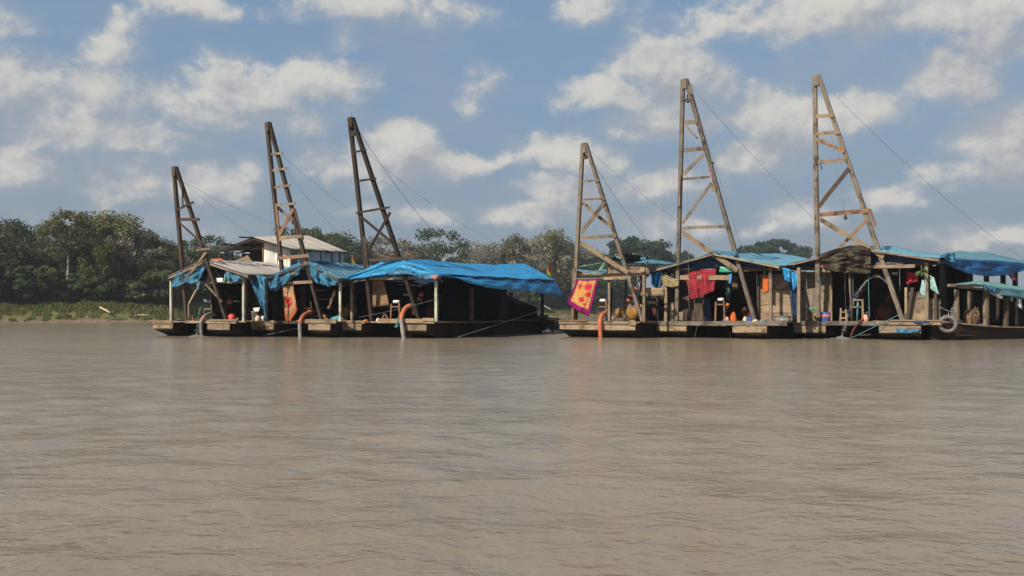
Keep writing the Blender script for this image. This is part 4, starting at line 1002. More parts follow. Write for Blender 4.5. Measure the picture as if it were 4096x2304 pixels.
r.post(1408, 1112, .15, .10, 'wood_grey'); r.post(1745, 1104, .1, .11, 'paint_pale'); r.post(1424, 1112, 2.3, .1, 'wood_brown')
for px, yt, zt in ((1886, 1150, 1270), (2022, 1160, 1265), (2170, 1172, 1250), (2108, 1168, 1262)):
    t = r.side(px, yt, C.x - .15 if px != 2108 else C.x - 2.2); beam('post', (t.x, t.y, r.deck), t, .13, .13, 'wood_dark' if px != 1886 else 'wood_brown', r.root)
def side_quad(name, pts, u, mat, amp=.04):
    drape(name, r, pts[0], pts[1], 0, mat, r.root, 16, 12, amp, 4, plane=u, seed=9)
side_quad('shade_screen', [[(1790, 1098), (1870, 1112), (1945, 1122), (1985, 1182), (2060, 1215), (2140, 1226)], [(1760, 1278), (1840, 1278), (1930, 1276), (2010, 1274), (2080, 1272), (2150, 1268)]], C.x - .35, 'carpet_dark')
def sluice():
    """long carpeted washing ramp at the starboard side, running down to the stern"""
    a, b = r.side(1960, 1168, C.x - .5), r.side(2148, 1240, C.x - .5); e = link('sluice_box', None, None) if False else None
    w = 1.3
    o = beam('sluice_bed', a - Vector((w * .5, 0, .1)), b - Vector((w * .5, 0, .1)), w, .06, 'carpet_dark', r.root, normal=(0, 0, 1))
    for s_ in (0, -w): beam('sluice_side', a + Vector((s_, 0, 0)), b + Vector((s_, 0, 0)), .05, .3, 'wood_dark', r.root, normal=(0, 0, 1))
    for t in (.1, .4, .7, .95):
        p = a.lerp(b, t); beam('sluice_leg', (p.x, p.y, r.deck), (p.x, p.y, p.z), .08, .08, 'wood_dark', r.root)
sluice()
st = r.side(2150, 1248, C.x - .05); sb = r.side(2222, 1272, C.x - .05)
for k_ in range(5):
    u = C.x - .05 - .32 * k_; beam('stern_board', (u, st.y, r.deck + .12), (u, sb.y + .2, r.deck + .05), .3, .06, 'wood_dark', r.root, normal=(0, 0, 1))
def brush():
    """straggling roots and weed caught under the stern"""
    rnd = random.Random(5); c = r.side(2205, 1300, C.x - .3); vs, fs = [], []
    for k_ in range(240):
        p = Vector((rnd.gauss(0, .45), rnd.gauss(.1, .35), rnd.uniform(-.05, .35))); q = p + Vector((rnd.gauss(.1, .15), rnd.gauss(.1, .15), -rnd.uniform(.25, .7)))
        if c.z + q.z < -.1: q.z = -.1 - c.z
        a, b = tube_geo([p, p.lerp(q, .5) + Vector((rnd.gauss(0, .05), rnd.gauss(0, .05), 0)), q], [.018, .012, .005], 4); o = len(vs); vs.extend(a); fs.extend(tuple(i + o for i in f) for f in b)
    e = link('root_tangle', mesh('root_tangle', vs, fs), None, 'thatch'); e.location = r.w(c); e.rotation_euler = (0, 0, -r.a)
    tag(e, 'tangle of dry roots caught under the stern of the blue-tarp dredge', 'roots', kind='stuff')
brush()
d = derrick(r, (1404, 472), (1488, 1280), (1680, 1278), [((1418, 609), (1464, 598), .08), ((1430, 725), (1504, 713), .08), ((1426, 852), (1558, 829), .09), ((1446, 868), (1566, 968), .10), ((1474, 1004), (1561, 850), .11, 'wood_dark'), ((1455, 945), (1478, 1110), .10, 'wood_brown', 'splice'), ((1478, 1040), (1608, 1034), .12, 'wood_brown')], w=.15, mat='wood_dark')
guy(r, d, (1424, 505), (1727, 918), 5.0, .016, sag=.22); guy(r, d, (1458, 600), (1965, 962), 9.0, .009, sag=.3); hang_line(r, d, (1418, 560), (1424, 1040)); hang_line(r, d, (1432, 600), (1520, 960)); pulley(r, d, (1412, 535), .10)
tube('mast_tip', [d['T'], d['T'] + Vector((.01, 0, .22)), d['T'] + Vector((-.03, 0, .33))], .012, 'wire', r.root, 5)
cloth('plywood_sheet', r, [(1490, 1118), (1535, 1116)], [(1492, 1228), (1558, 1222)], .6, 'wood_orange', 'brown plywood sheet hanging under the blue tarp behind the derrick leg', 'board', amp=.012, fold=.5, thick=.02, nu=8, nv=12)
stand(r, (1566, 1214), (1597, 1206), (1227,), .4, 'brown frame with white roller beside the corrugated hose', (1586, 1207), w=.06)
hose(r, [(1659, 1254, .7), (1656, 1230, .5), (1640, 1223, .3), (1622, 1234, .1), (1610, 1256, -.1), (1606, 1276, -.22), (1608, 1300, -.25), (1616, 1356, -.25)], .095, 'hose_orange', 'corrugated orange hose arching over the bow of the blue-tarp dredge', None, .72, ribbed=True)
engine(r, Vector((U(r, 1620), 3.4, r.deck)), 'black pump engine under the bright blue tarp', s=1.1)
standpipe(r, (1675, 1208), (1690, 1165), 1.5, 'orange riser pipe under the bright blue tarp', .08)
small('bundle', r, 1513, 1280, .1, 'white plastic bag on deck beside a small trestle', 'bag', .16, 'white_plastic', .14); small('bundle', r, 1463, 1280, .2, 'crumpled orange rag on the deck edge by a derrick leg', 'rag', .15, 'orange_plastic', .08)
A_trestle(r, 1540, .2, .42, 'small wooden trestle on deck beside the white bag')
tube('mooring_rope', smooth_path([r.f(1594, 1268, .0), r.f(1588, 1282, -.2), r.f(1586, 1296, -.2), r.f(1580, 1308, -.2), r.f(1592, 1304, -.2), r.f(1587, 1294, -.22)], 6), .022, 'rope_teal', r.root, 6)
rope('mooring_cable', r, [r.side(2148, 1247, C.x + .05), r.f(1830, 1349, -1.6)], .007, 'rope_pale'); rope('mooring_cable', r, [r.f(1745, 1196, .0), r.f(1430, 1270, .1)], .006, 'wire', None, .05)
P = r.f(1620, 1178, 2.0)
rope('mooring_cable', r, [r.f(1235, 1303, -.3), r.f(1050, 1343, -.9)], .007, 'rope_pale')
box('hanging_pan', r.f(1632, 1179, 1.2), (.34, .3, .07), 'tub_grey', r.root)
e = tag(drape('blue_bag', r, [(2036, 1172), (2052, 1170)], [(2034, 1198), (2050, 1206)], 0, 'cloth_blue', None, 8, 8, .06, 1, plane=C.x - 1.2, world=True), 'blue plastic bag hanging from the stern rail under the blue tarp', 'bag')
e = tag(drape('awning', r, [(1962, 1162), (2022, 1166)], [(1975, 1182), (2016, 1182)], 0, 'tarp_teal', None, 8, 6, .04, 1, plane=C.x - 2.4, world=True), 'small pale teal awning seen beneath the long blue tarp', 'awning')
flag(r, Vector((C.x - .5, D2.y - .2, D2.z - .1)), .95, 'drooping red and yellow flag at the stern of the blue-tarp dredge', .15, ww=.55)

# ================================================================== dredge 4: rose towel, patchy roof
r = Raft(2395, 36.6, 34, label='open dredge with patchy tattered roof and a yellow rose towel on its post', group=GRP); r4 = r
hull(r, U(r, 2242), U(r, 2540), 8.5, .66, planks=1, lip=.32, rake=1.5)
deck(r, U(r, 2242), U(r, 2560), 0, 8, 8); fascia(r, 2236, 2541, 1284, 1296, -.08); fascia(r, 2236, 2352, 1279, 1284, -.12, 'wood_orange'); fascia(r, 2520, 2545, 1285, 1300, -.1)
A, B, C = r.f(2450, 1034, -.1), r.f(2296, 1078, -.1), r.f(2592, 1078, -.1)
sheet('roof_tarp', r.f(2424, 1042, .0), r.f(2290, 1074, -.1), r.f(2290, 1074, -.1) + Vector((0, 3.0, .25)), r.f(2424, 1042, 0) + Vector((0, 3.0, .25)), 'tarp_green', r.root, 16, 14, .07, 41, .02, .06)
sheet('roof_tarp', r.f(2455, 1030, .6), r.f(2585, 1052, .6), r.f(2585, 1052, .6) + Vector((0, 3.6, .15)), r.f(2455, 1030, .6) + Vector((0, 3.6, .2)), 'tarp_teal', r.root, 16, 14, .09, 42, .02, .05)
sheet('roof_tarp', r.f(2440, 1034, .2), r.f(2520, 1050, .2), r.f(2520, 1050, .2) + Vector((0, 2.2, .35)), r.f(2440, 1034, .2) + Vector((0, 2.2, .32)), 'tarp_black', r.root, 12, 10, .10, 43, .02)
drape('tarp_fringe', r, [(2288, 1074), (2330, 1080), (2390, 1084), (2428, 1076)], [(2296, 1080), (2345, 1092), (2395, 1094), (2430, 1090)], -.15, 'tarp_teal', r.root, 16, 5, .06, 3, seed=44)
drape('tarp_fringe', r, [(2415, 1050), (2424, 1044)], [(2392, 1086), (2412, 1084)], -.12, 'tarp_green', r.root, 8, 8, .06, 2, seed=45)
drape('tarp_fringe', r, [(2560, 1030), (2582, 1028)], [(2572, 1052), (2592, 1050)], .7, 'tarp_light', r.root, 8, 6, .06, 2, seed=46)
for q in ((2460, 1028, 2.6), (2570, 1030, 3.5), (2530, 1026, 3.9)):
    drape('scrap', r, [(q[0], q[1] - 14), (q[0] + 14, q[1] - 12)], [(q[0] - 6, q[1] + 10), (q[0] + 18, q[1] + 8)], q[2], 'thatch', r.root, 6, 5, .05, 1, seed=q[0])
r.post(2293, 1080, .05, .10, 'wood_orange'); r.post(2305, 1082, .5, .1, 'wood_brown'); r.post(2437, 1046, .1, .10, 'wood_tan'); r.post(2576, 1078, .05, .11, 'wood_tan'); r.post(2565, 1060, 4.2, .1, 'wood_dark'); r.post(2440, 1150, 3.2, .16, 'wood_dark'); r.post(2503, 1060, 3.0, .05, 'wood_dark')
r.bm('tie_beam', (2296, 1092), (2440, 1096), .2, .09, .07, 'wood_tan'); r.bm('tie_beam', (2438, 1086), (2596, 1084), .0, .14, .07, 'wood_tan'); r.bm('tie_beam', (2414, 1114), (2524, 1110), -.05, .13, .08, 'wood_tan'); r.bm('tie_beam', (2300, 1100), (2594, 1100), 4.0, .12, .08, 'wood_dark')
r.bm('eave_beam', (2508, 1070), (2580, 1072), .1, .06, .06, 'wood_orange'); box('beam_end', r.f(2572, 1078, -.1), (.2, .14, .2), 'wood_tan', r.root); box('beam_end', r.f(2588, 1080, .0), (.1, .14, .18), 'wood_tan', r.root); r.bm('strut', (2552, 1086), (2550, 1130), .1, .05, .05, 'wood_grey')
d = derrick(r, (2337, 574), (2294, 1280), (2572, 1280), [((2332, 725), (2396, 721), .08), ((2328, 799), (2420, 794), .08, 'wood_orange'), ((2331, 812), (2452, 914), .14, 'wood_tan', 'brace', -1), ((2324, 932), (2420, 806), .15, 'wood_tan'), ((2322, 952), (2466, 943), .14, 'wood_tan'), ((2321, 970), (2512, 1090), .18, 'wood_tan')], w=.14, lean=1.5, mat='wood_grey')
guy(r, d, (2358, 602), (2725, 892), 7.5); guy(r, d, (2384, 668), (2592, 966), 5.0, .010); pulley(r, d, (2341, 628), .10); hang_line(r, d, (2344, 640), (2390, 1000)); hang_line(r, d, (2335, 700), (2337, 900))
cloth('beach_towel', r, [(2309, 1117), (2350, 1119), (2396, 1112)], [(2268, 1212), (2310, 1243), (2356, 1266)], -.1, 'towel_rose_yellow', 'bright yellow towel with pink roses and magenta border on a post', 'towel', 'towels hung out on the dredges', nu=22, nv=22, amp=.06, fold=1.5)
rope('clothes_line', r, [r.f(2294, 1114, -.08), r.f(2437, 1110, -.02)], .012, 'rope_pale', None, .03)
stand(r, (2394, 1212), (2425, 1204), (1227,), .3, 'brown frame with grey roller beside the straight orange intake pipe', (2411, 1202), w=.06)
hose(r, [(2436, 1246, .9), (2422, 1250, .4), (2408, 1262, .0), (2401, 1280, -.2), (2401, 1310, -.24), (2403, 1366, -.25)], .095, 'hose_orange', 'straight thick orange intake pipe standing in the water by the rose towel', [.46], None)
engine(r, Vector((U(r, 2490), 2.0, r.deck)), 'pump engine with golden drum beside the derrick foot', accent='gold_drum', s=1.0)
e = r.child_at('drum', r.f(2478, 1252, 1.0), 'golden yellow round float drum beside the pump engine', 'drum'); lathe('shell', [(.001, -.20), (.12, -.18), (.2, -.1), (.2, .1), (.12, .18), (.001, .20)], 'gold_drum', e, (0, 0, 0), 18, 'x')
lathe('bung', [(.05, .2), (.05, .26), (.001, .26)], 'metal_dark', e, (0, 0, 0), 8, 'x')
standpipe(r, (2500, 1222), (2546, 1150), 1.2, 'orange banded riser pipe above the golden drum', .085, v2=1.6, rings=6)
for x0, y0, x1, y1, vv in ((2558, 1150, 2655, 1184, 1.8), (2590, 1203, 2630, 1217, 1.6)):
    cc = cloth('panel_board', r, [(x0, y0), (x1, y0 + 2)], [(x0, y1), (x1, y1)], vv, 'wood_tan', 'pale plank panel nailed between posts, ' + ('large upper one' if y0 < 1200 else 'small lower one'), 'board', amp=.008, fold=.5, thick=.03, nu=6, nv=4)
r.post(2630, 1160, 1.9, .1, 'wood_dark')
small('stump', r, 2452, 1283, .1, 'pale round wooden stump on the bow beside the hose stand', 'stump', .15, 'wood_tan', .22); small('stump', r, 2499, 1283, .1, 'taller brown wooden stump on the bow near the golden drum', 'stump', .18, 'wood_brown', .32); small('stump', r, 2530, 1283, .1, 'flat timber offcut lying on the bow', 'offcut', .3, 'wood_tan', .06); small('stump', r, 2564, 1283, -.02, 'small pale wooden peg at the foot of the derrick', 'peg', .09, 'wood_tan', .16)
engine(r, Vector((U(r, 2520), 3.2, r.deck)), 'second black engine at the back of the open dredge')

# ================================================================== dredge 5: pale blue roof
r = Raft(2860, 35.6, 34, label='dredge with pale blue tarp roof, red dotted cloth and green banner', group=GRP); r5 = r
hull(r, U(r, 2629), U(r, 2746), 9, .58, planks=1, lip=.30); hull(r, U(r, 2936), U(r, 3066), 9, .56, planks=1, lip=.30)
deck(r, U(r, 2592), U(r, 3130), 0, 9, 12); fascia(r, 2590, 2905, 1285, 1302, -.06, 'wood_grey'); fascia(r, 2890, 3148, 1284, 1302, -.05, 'wood_grey')
A, B, C, k = gable(r, (2852, 1007), (2606, 1076), (3116, 1060), -.3, 12.5, 'tarp_light', 'tarp_pale', .55, .09, .12, seed=51, edge='wood_tan', rafters=5)
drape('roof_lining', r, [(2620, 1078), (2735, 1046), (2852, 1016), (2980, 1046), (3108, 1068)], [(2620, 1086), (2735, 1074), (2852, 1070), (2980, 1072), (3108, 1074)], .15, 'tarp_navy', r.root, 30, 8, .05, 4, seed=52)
drape('ridge_patch', r, [(2856, 1001), (2948, 1006)], [(2862, 1012), (2944, 1024)], -.32, 'tarp_light', r.root, 10, 5, .04, 2, seed=53)
darkening_back_wall(r, A, B, C, 3.4, 'wood_dark', 16); darkening_side_wall(r, B.x + .12, 1.9, 3.4, B.z - .12, 'wood_dark')
front_wall(r, 2722, 2816, 1100, 1283, 1.15, 5, 'wood_brown', True); front_wall(r, 3040, 3168, 1098, 1283, 1.0, 6, 'wood_tan')
front_wall(r, 2668, 2722, 1130, 1283, 1.5, 3, 'wood_brown', True)
r.post(2664, 1090, .1, .13, 'wood_tan'); r.post(3083, 1072, .1, .12, 'wood_tan'); r.post(3196, 1070, .05, .12, 'wood_tan', z0=.68); r.post(3033, 1100, .9, .09, 'wood_brown'); r.post(2690, 1210, .5, .2, 'wood_tan')
box('post_block', r.f(2726, 1265, .15) * 1.0, (.19, .14, .36), 'wood_tan', r.root)
r.bm('tie_beam', (2612, 1086), (2862, 1084), .25, .13, .07, 'wood_brown'); r.bm('tie_beam', (2955, 1080), (3122, 1074), .2, .15, .08, 'wood_brown'); r.bm('tie_beam', (2720, 1110), (2925, 1110), .0, .2, .06, 'wood_tan'); box('hatch_board', r.f(2940, 1130, .6), (.25, .03, .55), 'wood_brown', r.root)
d = derrick(r, (2738, 318), (2707, 1282), (3021, 1280), [((2740, 491), (2790, 487), .17, 'wood_grey'), ((2743, 504), (2792, 556), .06, 'wood_tan'), ((2735, 601), (2815, 594), .18, 'wood_grey'), ((2734, 697), (2816, 616), .14, 'wood_grey'), ((2732, 716), (2838, 708), .11, 'wood_grey'), ((2731, 892), (2846, 732), .12, 'wood_grey'), ((2728, 913), (2909, 905), .13, 'wood_grey'), ((2728, 928), (2950, 1082), .20, 'wood_tan'), ((2720, 700), (2717, 825), .08, 'wood_tan', 'splice'), ((2762, 338), (2766, 378), .10, 'wood_grey', 'splice'), ((2848, 735), (2856, 765), .18, 'wood_grey', 'splice')], w=.155, lean=1.5, mat='wood_grey')
guy(r, d, (2762, 345), (3262, 882), 8.0, .009); guy(r, d, (2762, 342), (2968, 1000), 1.5, .008, sag=.05); pulley(r, d, (2750, 402), .10); hang_line(r, d, (2750, 470), (2846, 1010)); hang_line(r, d, (2746, 470), (2752, 900)); rope('hoist_rope', r, [d['g']((2752, 900), .06), r.f(2757, 1270, .05)], .008, 'wire')
rope('mooring_cable', r, [r.f(2818, 1185, .3), r.f(2778, 1350, -.6)], .005, 'wire')
def streamer(rf, d, pts, mat, label, ww=.09):
    P = [rf.w(d['g'](q, .1)) for q in pts]; c = P[0].copy(); vs, fs = [], []; path = smooth_path([p - c for p in P], 5)
    for i, p in enumerate(path):
        t = i / (len(path) - 1); o = Vector((0, 0, ww * (.6 + .5 * math.sin(t * 3)))); y = Vector((0, .04 * math.sin(i * 1.3), 0)); vs += [p + o * .5 + y, p - o * .5 - y]
        if i: b = 2 * i; fs.append((b - 2, b - 1, b + 1, b))
    o = link('streamer', mesh('streamer', vs, fs, True), None, mat); o.location = c; o.modifiers.new('thickness', 'SOLIDIFY').thickness = .01; tag(o, label, 'streamer')
streamer(r, d, [(2824, 612), (2832, 632), (2856, 655)], 'leaf_green', 'dark green streamer blowing from the derrick over the pale blue roof', .11); streamer(r, d, [(2838, 682), (2847, 705), (2850, 722)], 'cloth_salmon', 'faded red streamer on the derrick over the pale blue roof', .14)
cloth('dotted_cloth', r, [(2738, 1102), (2772, 1086), (2815, 1080), (2866, 1075)], [(2764, 1198), (2790, 1190), (2822, 1178), (2856, 1164)], -.02, 'cloth_dotted', 'red cloth with white dots hanging on a line above the deck', 'cloth', nu=24, nv=18, amp=.07, fold=2.5)
cloth('striped_cloth', r, [(2648, 1094), (2664, 1098), (2690, 1112), (2716, 1118)], [(2644, 1134), (2664, 1146), (2690, 1150), (2716, 1142)], .0, 'cloth_striped', 'striped yellow and brown cloth sagging between post and derrick leg', 'cloth', nu=16, nv=10, amp=.05, fold=2)
cloth('banner', r, [(2880, 1066), (2946, 1068)], [(2876, 1089), (2942, 1089)], .08, 'banner_green', 'green banner with white lettering smudges under the pale blue roof', 'banner', nu=10, nv=5, amp=.015, fold=1)
cloth('blue_rag', r, [(2918, 1096), (2928, 1096)], [(2916, 1136), (2924, 1132)], -.06, 'cloth_blue', 'narrow bright blue rag tied to the tie beam', 'rag', nu=5, nv=10, amp=.03, fold=1)
cloth('red_towel', r, [(3052, 1102), (3075, 1102)], [(3050, 1168), (3074, 1169)], .4, 'cloth_orange', 'orange-red towel hanging between a post and a plank wall', 'towel', nu=8, nv=12, amp=.04, fold=1)
cloth('teal_shirt', r, [(2902, 1132), (2921, 1130)], [(2902, 1200), (2920, 1202)], 1.2, 'cloth_dark_teal', 'dark teal shirt hanging in the doorway behind the hose stand', 'shirt', nu=8, nv=12, amp=.04, fold=1)
drape('corner_tarp', r, [(2604, 1078), (2650, 1078)], [(2606, 1135), (2632, 1164)], .1, 'tarp_blue', r.root, 12, 14, .10, 2, seed=55); drape('corner_tarp', r, [(2650, 1078), (2700, 1080)], [(2636, 1160), (2660, 1120)], .5, 'tarp_navy', r.root, 12, 12, .08, 2, seed=56)
drape('corner_tarp', r, [(3122, 1068), (3160, 1076)], [(3140, 1122), (3160, 1130)], .0, 'tarp_blue', r.root, 10, 10, .08, 2, seed=57); drape('corner_tarp', r, [(3162, 1086), (3194, 1096)], [(3172, 1166), (3184, 1150)], .1, 'tarp_blue', r.root, 8, 12, .08, 1.5, seed=58); drape('corner_tarp', r, [(3150, 1085), (3180, 1100)], [(3168, 1262), (3190, 1276)], .5, 'tarp_navy', r.root, 8, 14, .06, 1.5, seed=59)
stand(r, (2864, 1206), (2896, 1203), (1218,), .4, 'tall splayed frame with white roller under the green banner', (2883, 1198), w=.065)
engine(r, Vector((U(r, 2950), 2.6, r.deck)), 'black pump engine under the pale blue roof'); standpipe(r, (2905, 1246), (2912, 1212), .9, 'short dull orange pipe behind the tall splayed frame', .06, rings=2)
e = r.child_at('wash_tub', Vector((r.f(3132, 1280, .4).x, .4, r.deck)), 'round grey galvanised wash tub on deck', 'tub'); lathe('tub', [(.001, 0), (.29, 0), (.31, .02), (.32, .1), (.305, .11), (.335, .24), (.35, .25), (.33, .25), (.29, .03), (.001, .03)], 'tub_grey', e, (0, 0, 0), 26)
for a in (0, math.pi): tube('handle', smooth_path([(math.cos(a) * .33, -.07, .2), (math.cos(a) * .40, 0, .2), (math.cos(a) * .33, .07, .2)], 4), .012, 'metal_grey', e, 6)
small('bundle', r, 2934, 1283, .8, 'orange life vest heaped on deck beside the tall frame', 'vest', .22, 'cloth_orange', .40); small('bundle', r, 2908, 1282, .3, 'pink plastic bag on deck beside the tall frame', 'bag', .15, 'pink_plastic', .2); small('bundle', r, 2900, 1283, .1, 'grey cement bag at the foot of the tall frame', 'bag', .16, 'tub_grey', .1)
small('jug', r, 2980, 1283, .5, 'cream jug on deck under the pale blue roof', 'jug', .17, 'cream_plastic', .22); small('bundle', r, 3022, 1283, .02, 'cream rag knotted round the foot of the derrick leg', 'rag', .2, 'cream_plastic', .1); small('bundle', r, 3052, 1283, .2, 'folded blue-grey sheet on deck against the plank wall', 'sheet', .28, 'tarp_teal', .1)
small('crate', r, 2998, 1283, .3, 'small blue crate beside the derrick foot', 'crate', .2, 'blue_plastic', .2); small('bucket', r, 3008, 1283, .6, 'red pail behind the derrick foot', 'bucket', .26, 'red_plastic', .36)
cloth('blue_curtain', r, [(2816, 1195), (2838, 1190)], [(2812, 1282), (2846, 1282)], 1.05, 'tarp_navy', 'dark blue curtain in the doorway below the dotted cloth', 'curtain', nu=10, nv=8, amp=.05, fold=3)

# ================================================================== dredge 6: camouflage sheet, water arc
r = Raft(3430, 34.3, 34, label='dredge with camouflage sheet on its gable and water arcing from its deck', group=GRP); r6 = r
hull(r, U(r, 3150), U(r, 3300), 9, .57, planks=1, lip=.32); hull(r, U(r, 3520), U(r, 3680), 9, .57, planks=1, lip=.30, tmat='wood_grey')
deck(r, U(r, 3150), U(r, 3775), 0, 9, 13); fascia(r, 3150, 3505, 1285, 1301, -.06, 'wood_grey'); fascia(r, 3490, 3765, 1284, 1299, -.05, 'wood_tan'); fascia(r, 3560, 3770, 1279, 1284, -.1, 'wood_grey')
A, B, C, k = gable(r, (3425, 985), (3122, 1060), (3756, 1032), -.3, 9.0, 'tarp_light', 'tarp_pale', .55, .09, .10, seed=61, edge='wood_tan', rafters=4)
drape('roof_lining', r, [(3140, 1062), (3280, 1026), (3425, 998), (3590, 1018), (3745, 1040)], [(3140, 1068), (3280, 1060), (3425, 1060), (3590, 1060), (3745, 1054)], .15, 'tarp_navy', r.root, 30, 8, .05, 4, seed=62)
cloth('camouflage_sheet', r, [(3268, 1022), (3335, 998), (3400, 982), (3440, 980), (3484, 996)], [(3290, 1060), (3338, 1086), (3390, 1092), (3430, 1096), (3482, 1094)], -.42, 'cloth_camo', 'brown and black camouflage sheet covering the middle of a gable', 'sheet', nu=34, nv=22, amp=.15, fold=2.5)
darkening_back_wall(r, A, B, C, 3.6, 'wood_dark', 18); darkening_side_wall(r, C.x - .15, .9, 3.6, C.z - .12, 'wood_dark')
front_wall(r, 3202, 3326, 1085, 1283, .9, 5, 'wood_tan', True); front_wall(r, 3634, 3706, 1168, 1281, .55, 4, 'wood_tan'); front_wall(r, 3706, 3762, 1196, 1281, .55, 4, 'wood_tan')
r.post(3325, 1100, .85, .09, 'wood_tan'); r.post(3624, 1150, .4, .09, 'wood_tan'); r.bm('strut', (3650, 1150), (3628, 1280), .3, .13, .08, 'wood_brown'); r.post(3706, 1050, .1, .13, 'wood_tan'); r.post(3742, 1170, .3, .10, 'wood_brown'); r.post(3750, 1060, 3.0, .1, 'wood_dark')
r.bm('tie_beam', (3150, 1074), (3330, 1076), .2, .15, .08, 'wood_brown'); r.bm('tie_beam', (3290, 1080), (3325, 1080), .0, .16, .08, 'wood_tan'); r.bm('tie_beam', (3470, 1068), (3660, 1064), -.05, .13, .08, 'wood_tan'); r.bm('tie_beam', (3500, 1056), (3615, 1054), .1, .10, .06, 'wood_tan'); r.bm('tie_beam', (3610, 1060), (3760, 1052), .2, .14, .08, 'wood_brown')
tube('centre_pole', [r.f(3392, 990, -.05), r.f(3407, 1283, .1)], .045, 'wood_grey', r.root, 8)
d = derrick(r, (3266, 304), (3274, 1280), (3614, 1280), [((3264, 465), (3336, 461), .15, 'wood_tan'), ((3264, 536), (3360, 529), .14, 'wood_tan'), ((3266, 557), (3378, 606), .14, 'wood_orange'), ((3272, 649), (3388, 639), .16, 'wood_tan'), ((3274, 828), (3396, 674), .16, 'wood_brown'), ((3274, 859), (3480, 842), .17, 'wood_orange'), ((3280, 878), (3535, 1028), .18, 'wood_tan'), ((3294, 1058), (3472, 874), .12, 'wood_orange', 'brace', -1), ((3480, 838), (3502, 905), .10, 'wood_orange', 'splice'), ((3264, 630), (3270, 655), .14, 'wood_brown', 'splice')], w=.16, lean=1.5, mat='wood_grey')
guy(r, d, (3312, 352), (4110, 1048), 9.0, .011, sag=.35); pulley(r, d, (3382, 872), .07); hang_line(r, d, (3300, 400), (3380, 860)); hang_line(r, d, (3320, 440), (3430, 960)); hang_line(r, d, (3272, 420), (3282, 1000)); rope('hoist_rope', r, [d['g']((3282, 1000), .07), r.f(3276, 1112, -.02)], .01, 'wire'); rope('hoist_rope', r, [r.f(3472, 1070, -.1), r.f(3478, 1275, -.02)], .012, 'rope_teal', None, 0)
streamer(r, d, [(3271, 618), (3276, 645), (3290, 678)], 'leaf_green', 'olive green streamer tied to the derrick with the camouflage sheet', .12); streamer(r, d, [(3472, 832), (3479, 850), (3482, 862)], 'cloth_salmon', 'pink ribbon on a derrick leg above the camouflage sheet', .12)
cloth('red_shirt', r, [(3628, 1086), (3668, 1092)], [(3626, 1138), (3672, 1126)], .8, 'cloth_red', 'bright red shirt hanging above the plank wall', 'shirt', nu=12, nv=10, amp=.06, fold=2)
cloth('teal_towel', r, [(3688, 1120), (3704, 1120)], [(3678, 1170), (3702, 1192)], -.02, 'cloth_teal', 'pale teal towel hanging at a post over the plank wall', 'towel', nu=8, nv=12, amp=.05, fold=1.5); cloth('flowered_towel', r, [(3718, 1100), (3736, 1110)], [(3722, 1156), (3756, 1180)], .2, 'cloth_teal', 'teal and white towel pinned open beside the end post', 'towel', nu=10, nv=12, amp=.05, fold=2)
cloth('pink_rag', r, [(3284, 1062), (3322, 1056)], [(3282, 1070), (3324, 1070)], -.08, 'cloth_salmon', 'salmon rag laid over a beam end beside the derrick', 'rag', nu=8, nv=4, amp=.03, fold=2)
def bananas():
    c = r.f(3686, 1076, -.08); e = r.child_at('banana_bunch', c, 'hanging bunch of green bananas under the eave', 'bananas')
    for k_ in range(9):
        a = k_ * .7; p = Vector((math.cos(a) * .05, math.sin(a) * .05, -.02 * k_)); q = p + Vector((math.cos(a) * .13, math.sin(a) * .13, -.05)); w = q + Vector((math.cos(a) * .04, math.sin(a) * .04, -.12))
        tube('banana', smooth_path([p, q, w], 4), [.012, .02, .028, .03, .03, .028, .024, .018, .008], 'leaf_green', e, 7)
    tube('stalk', [(0, 0, .14), (0, 0, -.22)], .018, 'leaf_green', e, 6)
bananas()
e = r.child_at('barrel', Vector((r.f(3301, 1283, .2).x, .2, r.deck)), 'blue plastic barrel with red band standing on deck', 'barrel'); lathe('body', [(.001, 0), (.19, 0), (.205, .05), (.21, .18), (.205, .33), (.19, .36), (.001, .37)], 'blue_plastic', e, (0, 0, 0), 22); lathe('band', [(.212, .20), (.216, .21), (.216, .28), (.212, .29)], 'orange_plastic', e, (0, 0, 0), 22); lathe('lid', [(.2, .35), (.2, .385), (.001, .39)], 'blue_plastic', e, (0, 0, 0), 20)
def paddle():
    c = r.f(3252, 1234, .45); e = r.child_at('broom', c, 'blue-handled broom with turquoise head against the plank wall', 'broom'); tube('handle', [(0, 0, .05), (0, .05, .62)], .018, 'blue_plastic', e, 6); box('head', (0, 0, 0), (.30, .06, .07), 'rope_teal', e); box('bristles', (0, 0, -.055), (.24, .05, .06), 'leaf_green', e)
paddle()
stand(r, (3410, 1196), (3450, 1196), (1200, 1228), .2, 'tall yellow timber frame beside the water jet', w=.075, mat='wood_tan'); stand(r, (3364, 1232), (3384, 1238), (1248, 1272), .25, 'low timber frame next to the tall yellow frame', w=.07, mat='wood_tan')
tube('water_pipe', [r.f(3432, 1196, .25), r.f(3428, 1284, .2)], .035, 'rope_teal', r.root, 8)
small('bundle', r, 3462, 1284, .1, 'brown rusty pump cap on the bow beside the tall yellow frame', 'pump', .2, 'pink_plastic', .3); small('bucket', r, 3466, 1284, .5, 'grey upturned pail behind the tall yellow frame', 'bucket', .2, 'metal_grey', .4); small('bundle', r, 3592, 1284, .05, 'orange cap lying at the foot of the derrick', 'cap', .16, 'orange_plastic', .08); small('bundle', r, 3690, 1284, .1, 'coil of dark blue rope on deck before the plank wall', 'rope coil', .5, 'blue_plastic', .05); small('bundle', r, 3440, 1284, .02, 'rust brown rag heap on the bow by the tall yellow frame', 'rag', .22, 'rust', .08)
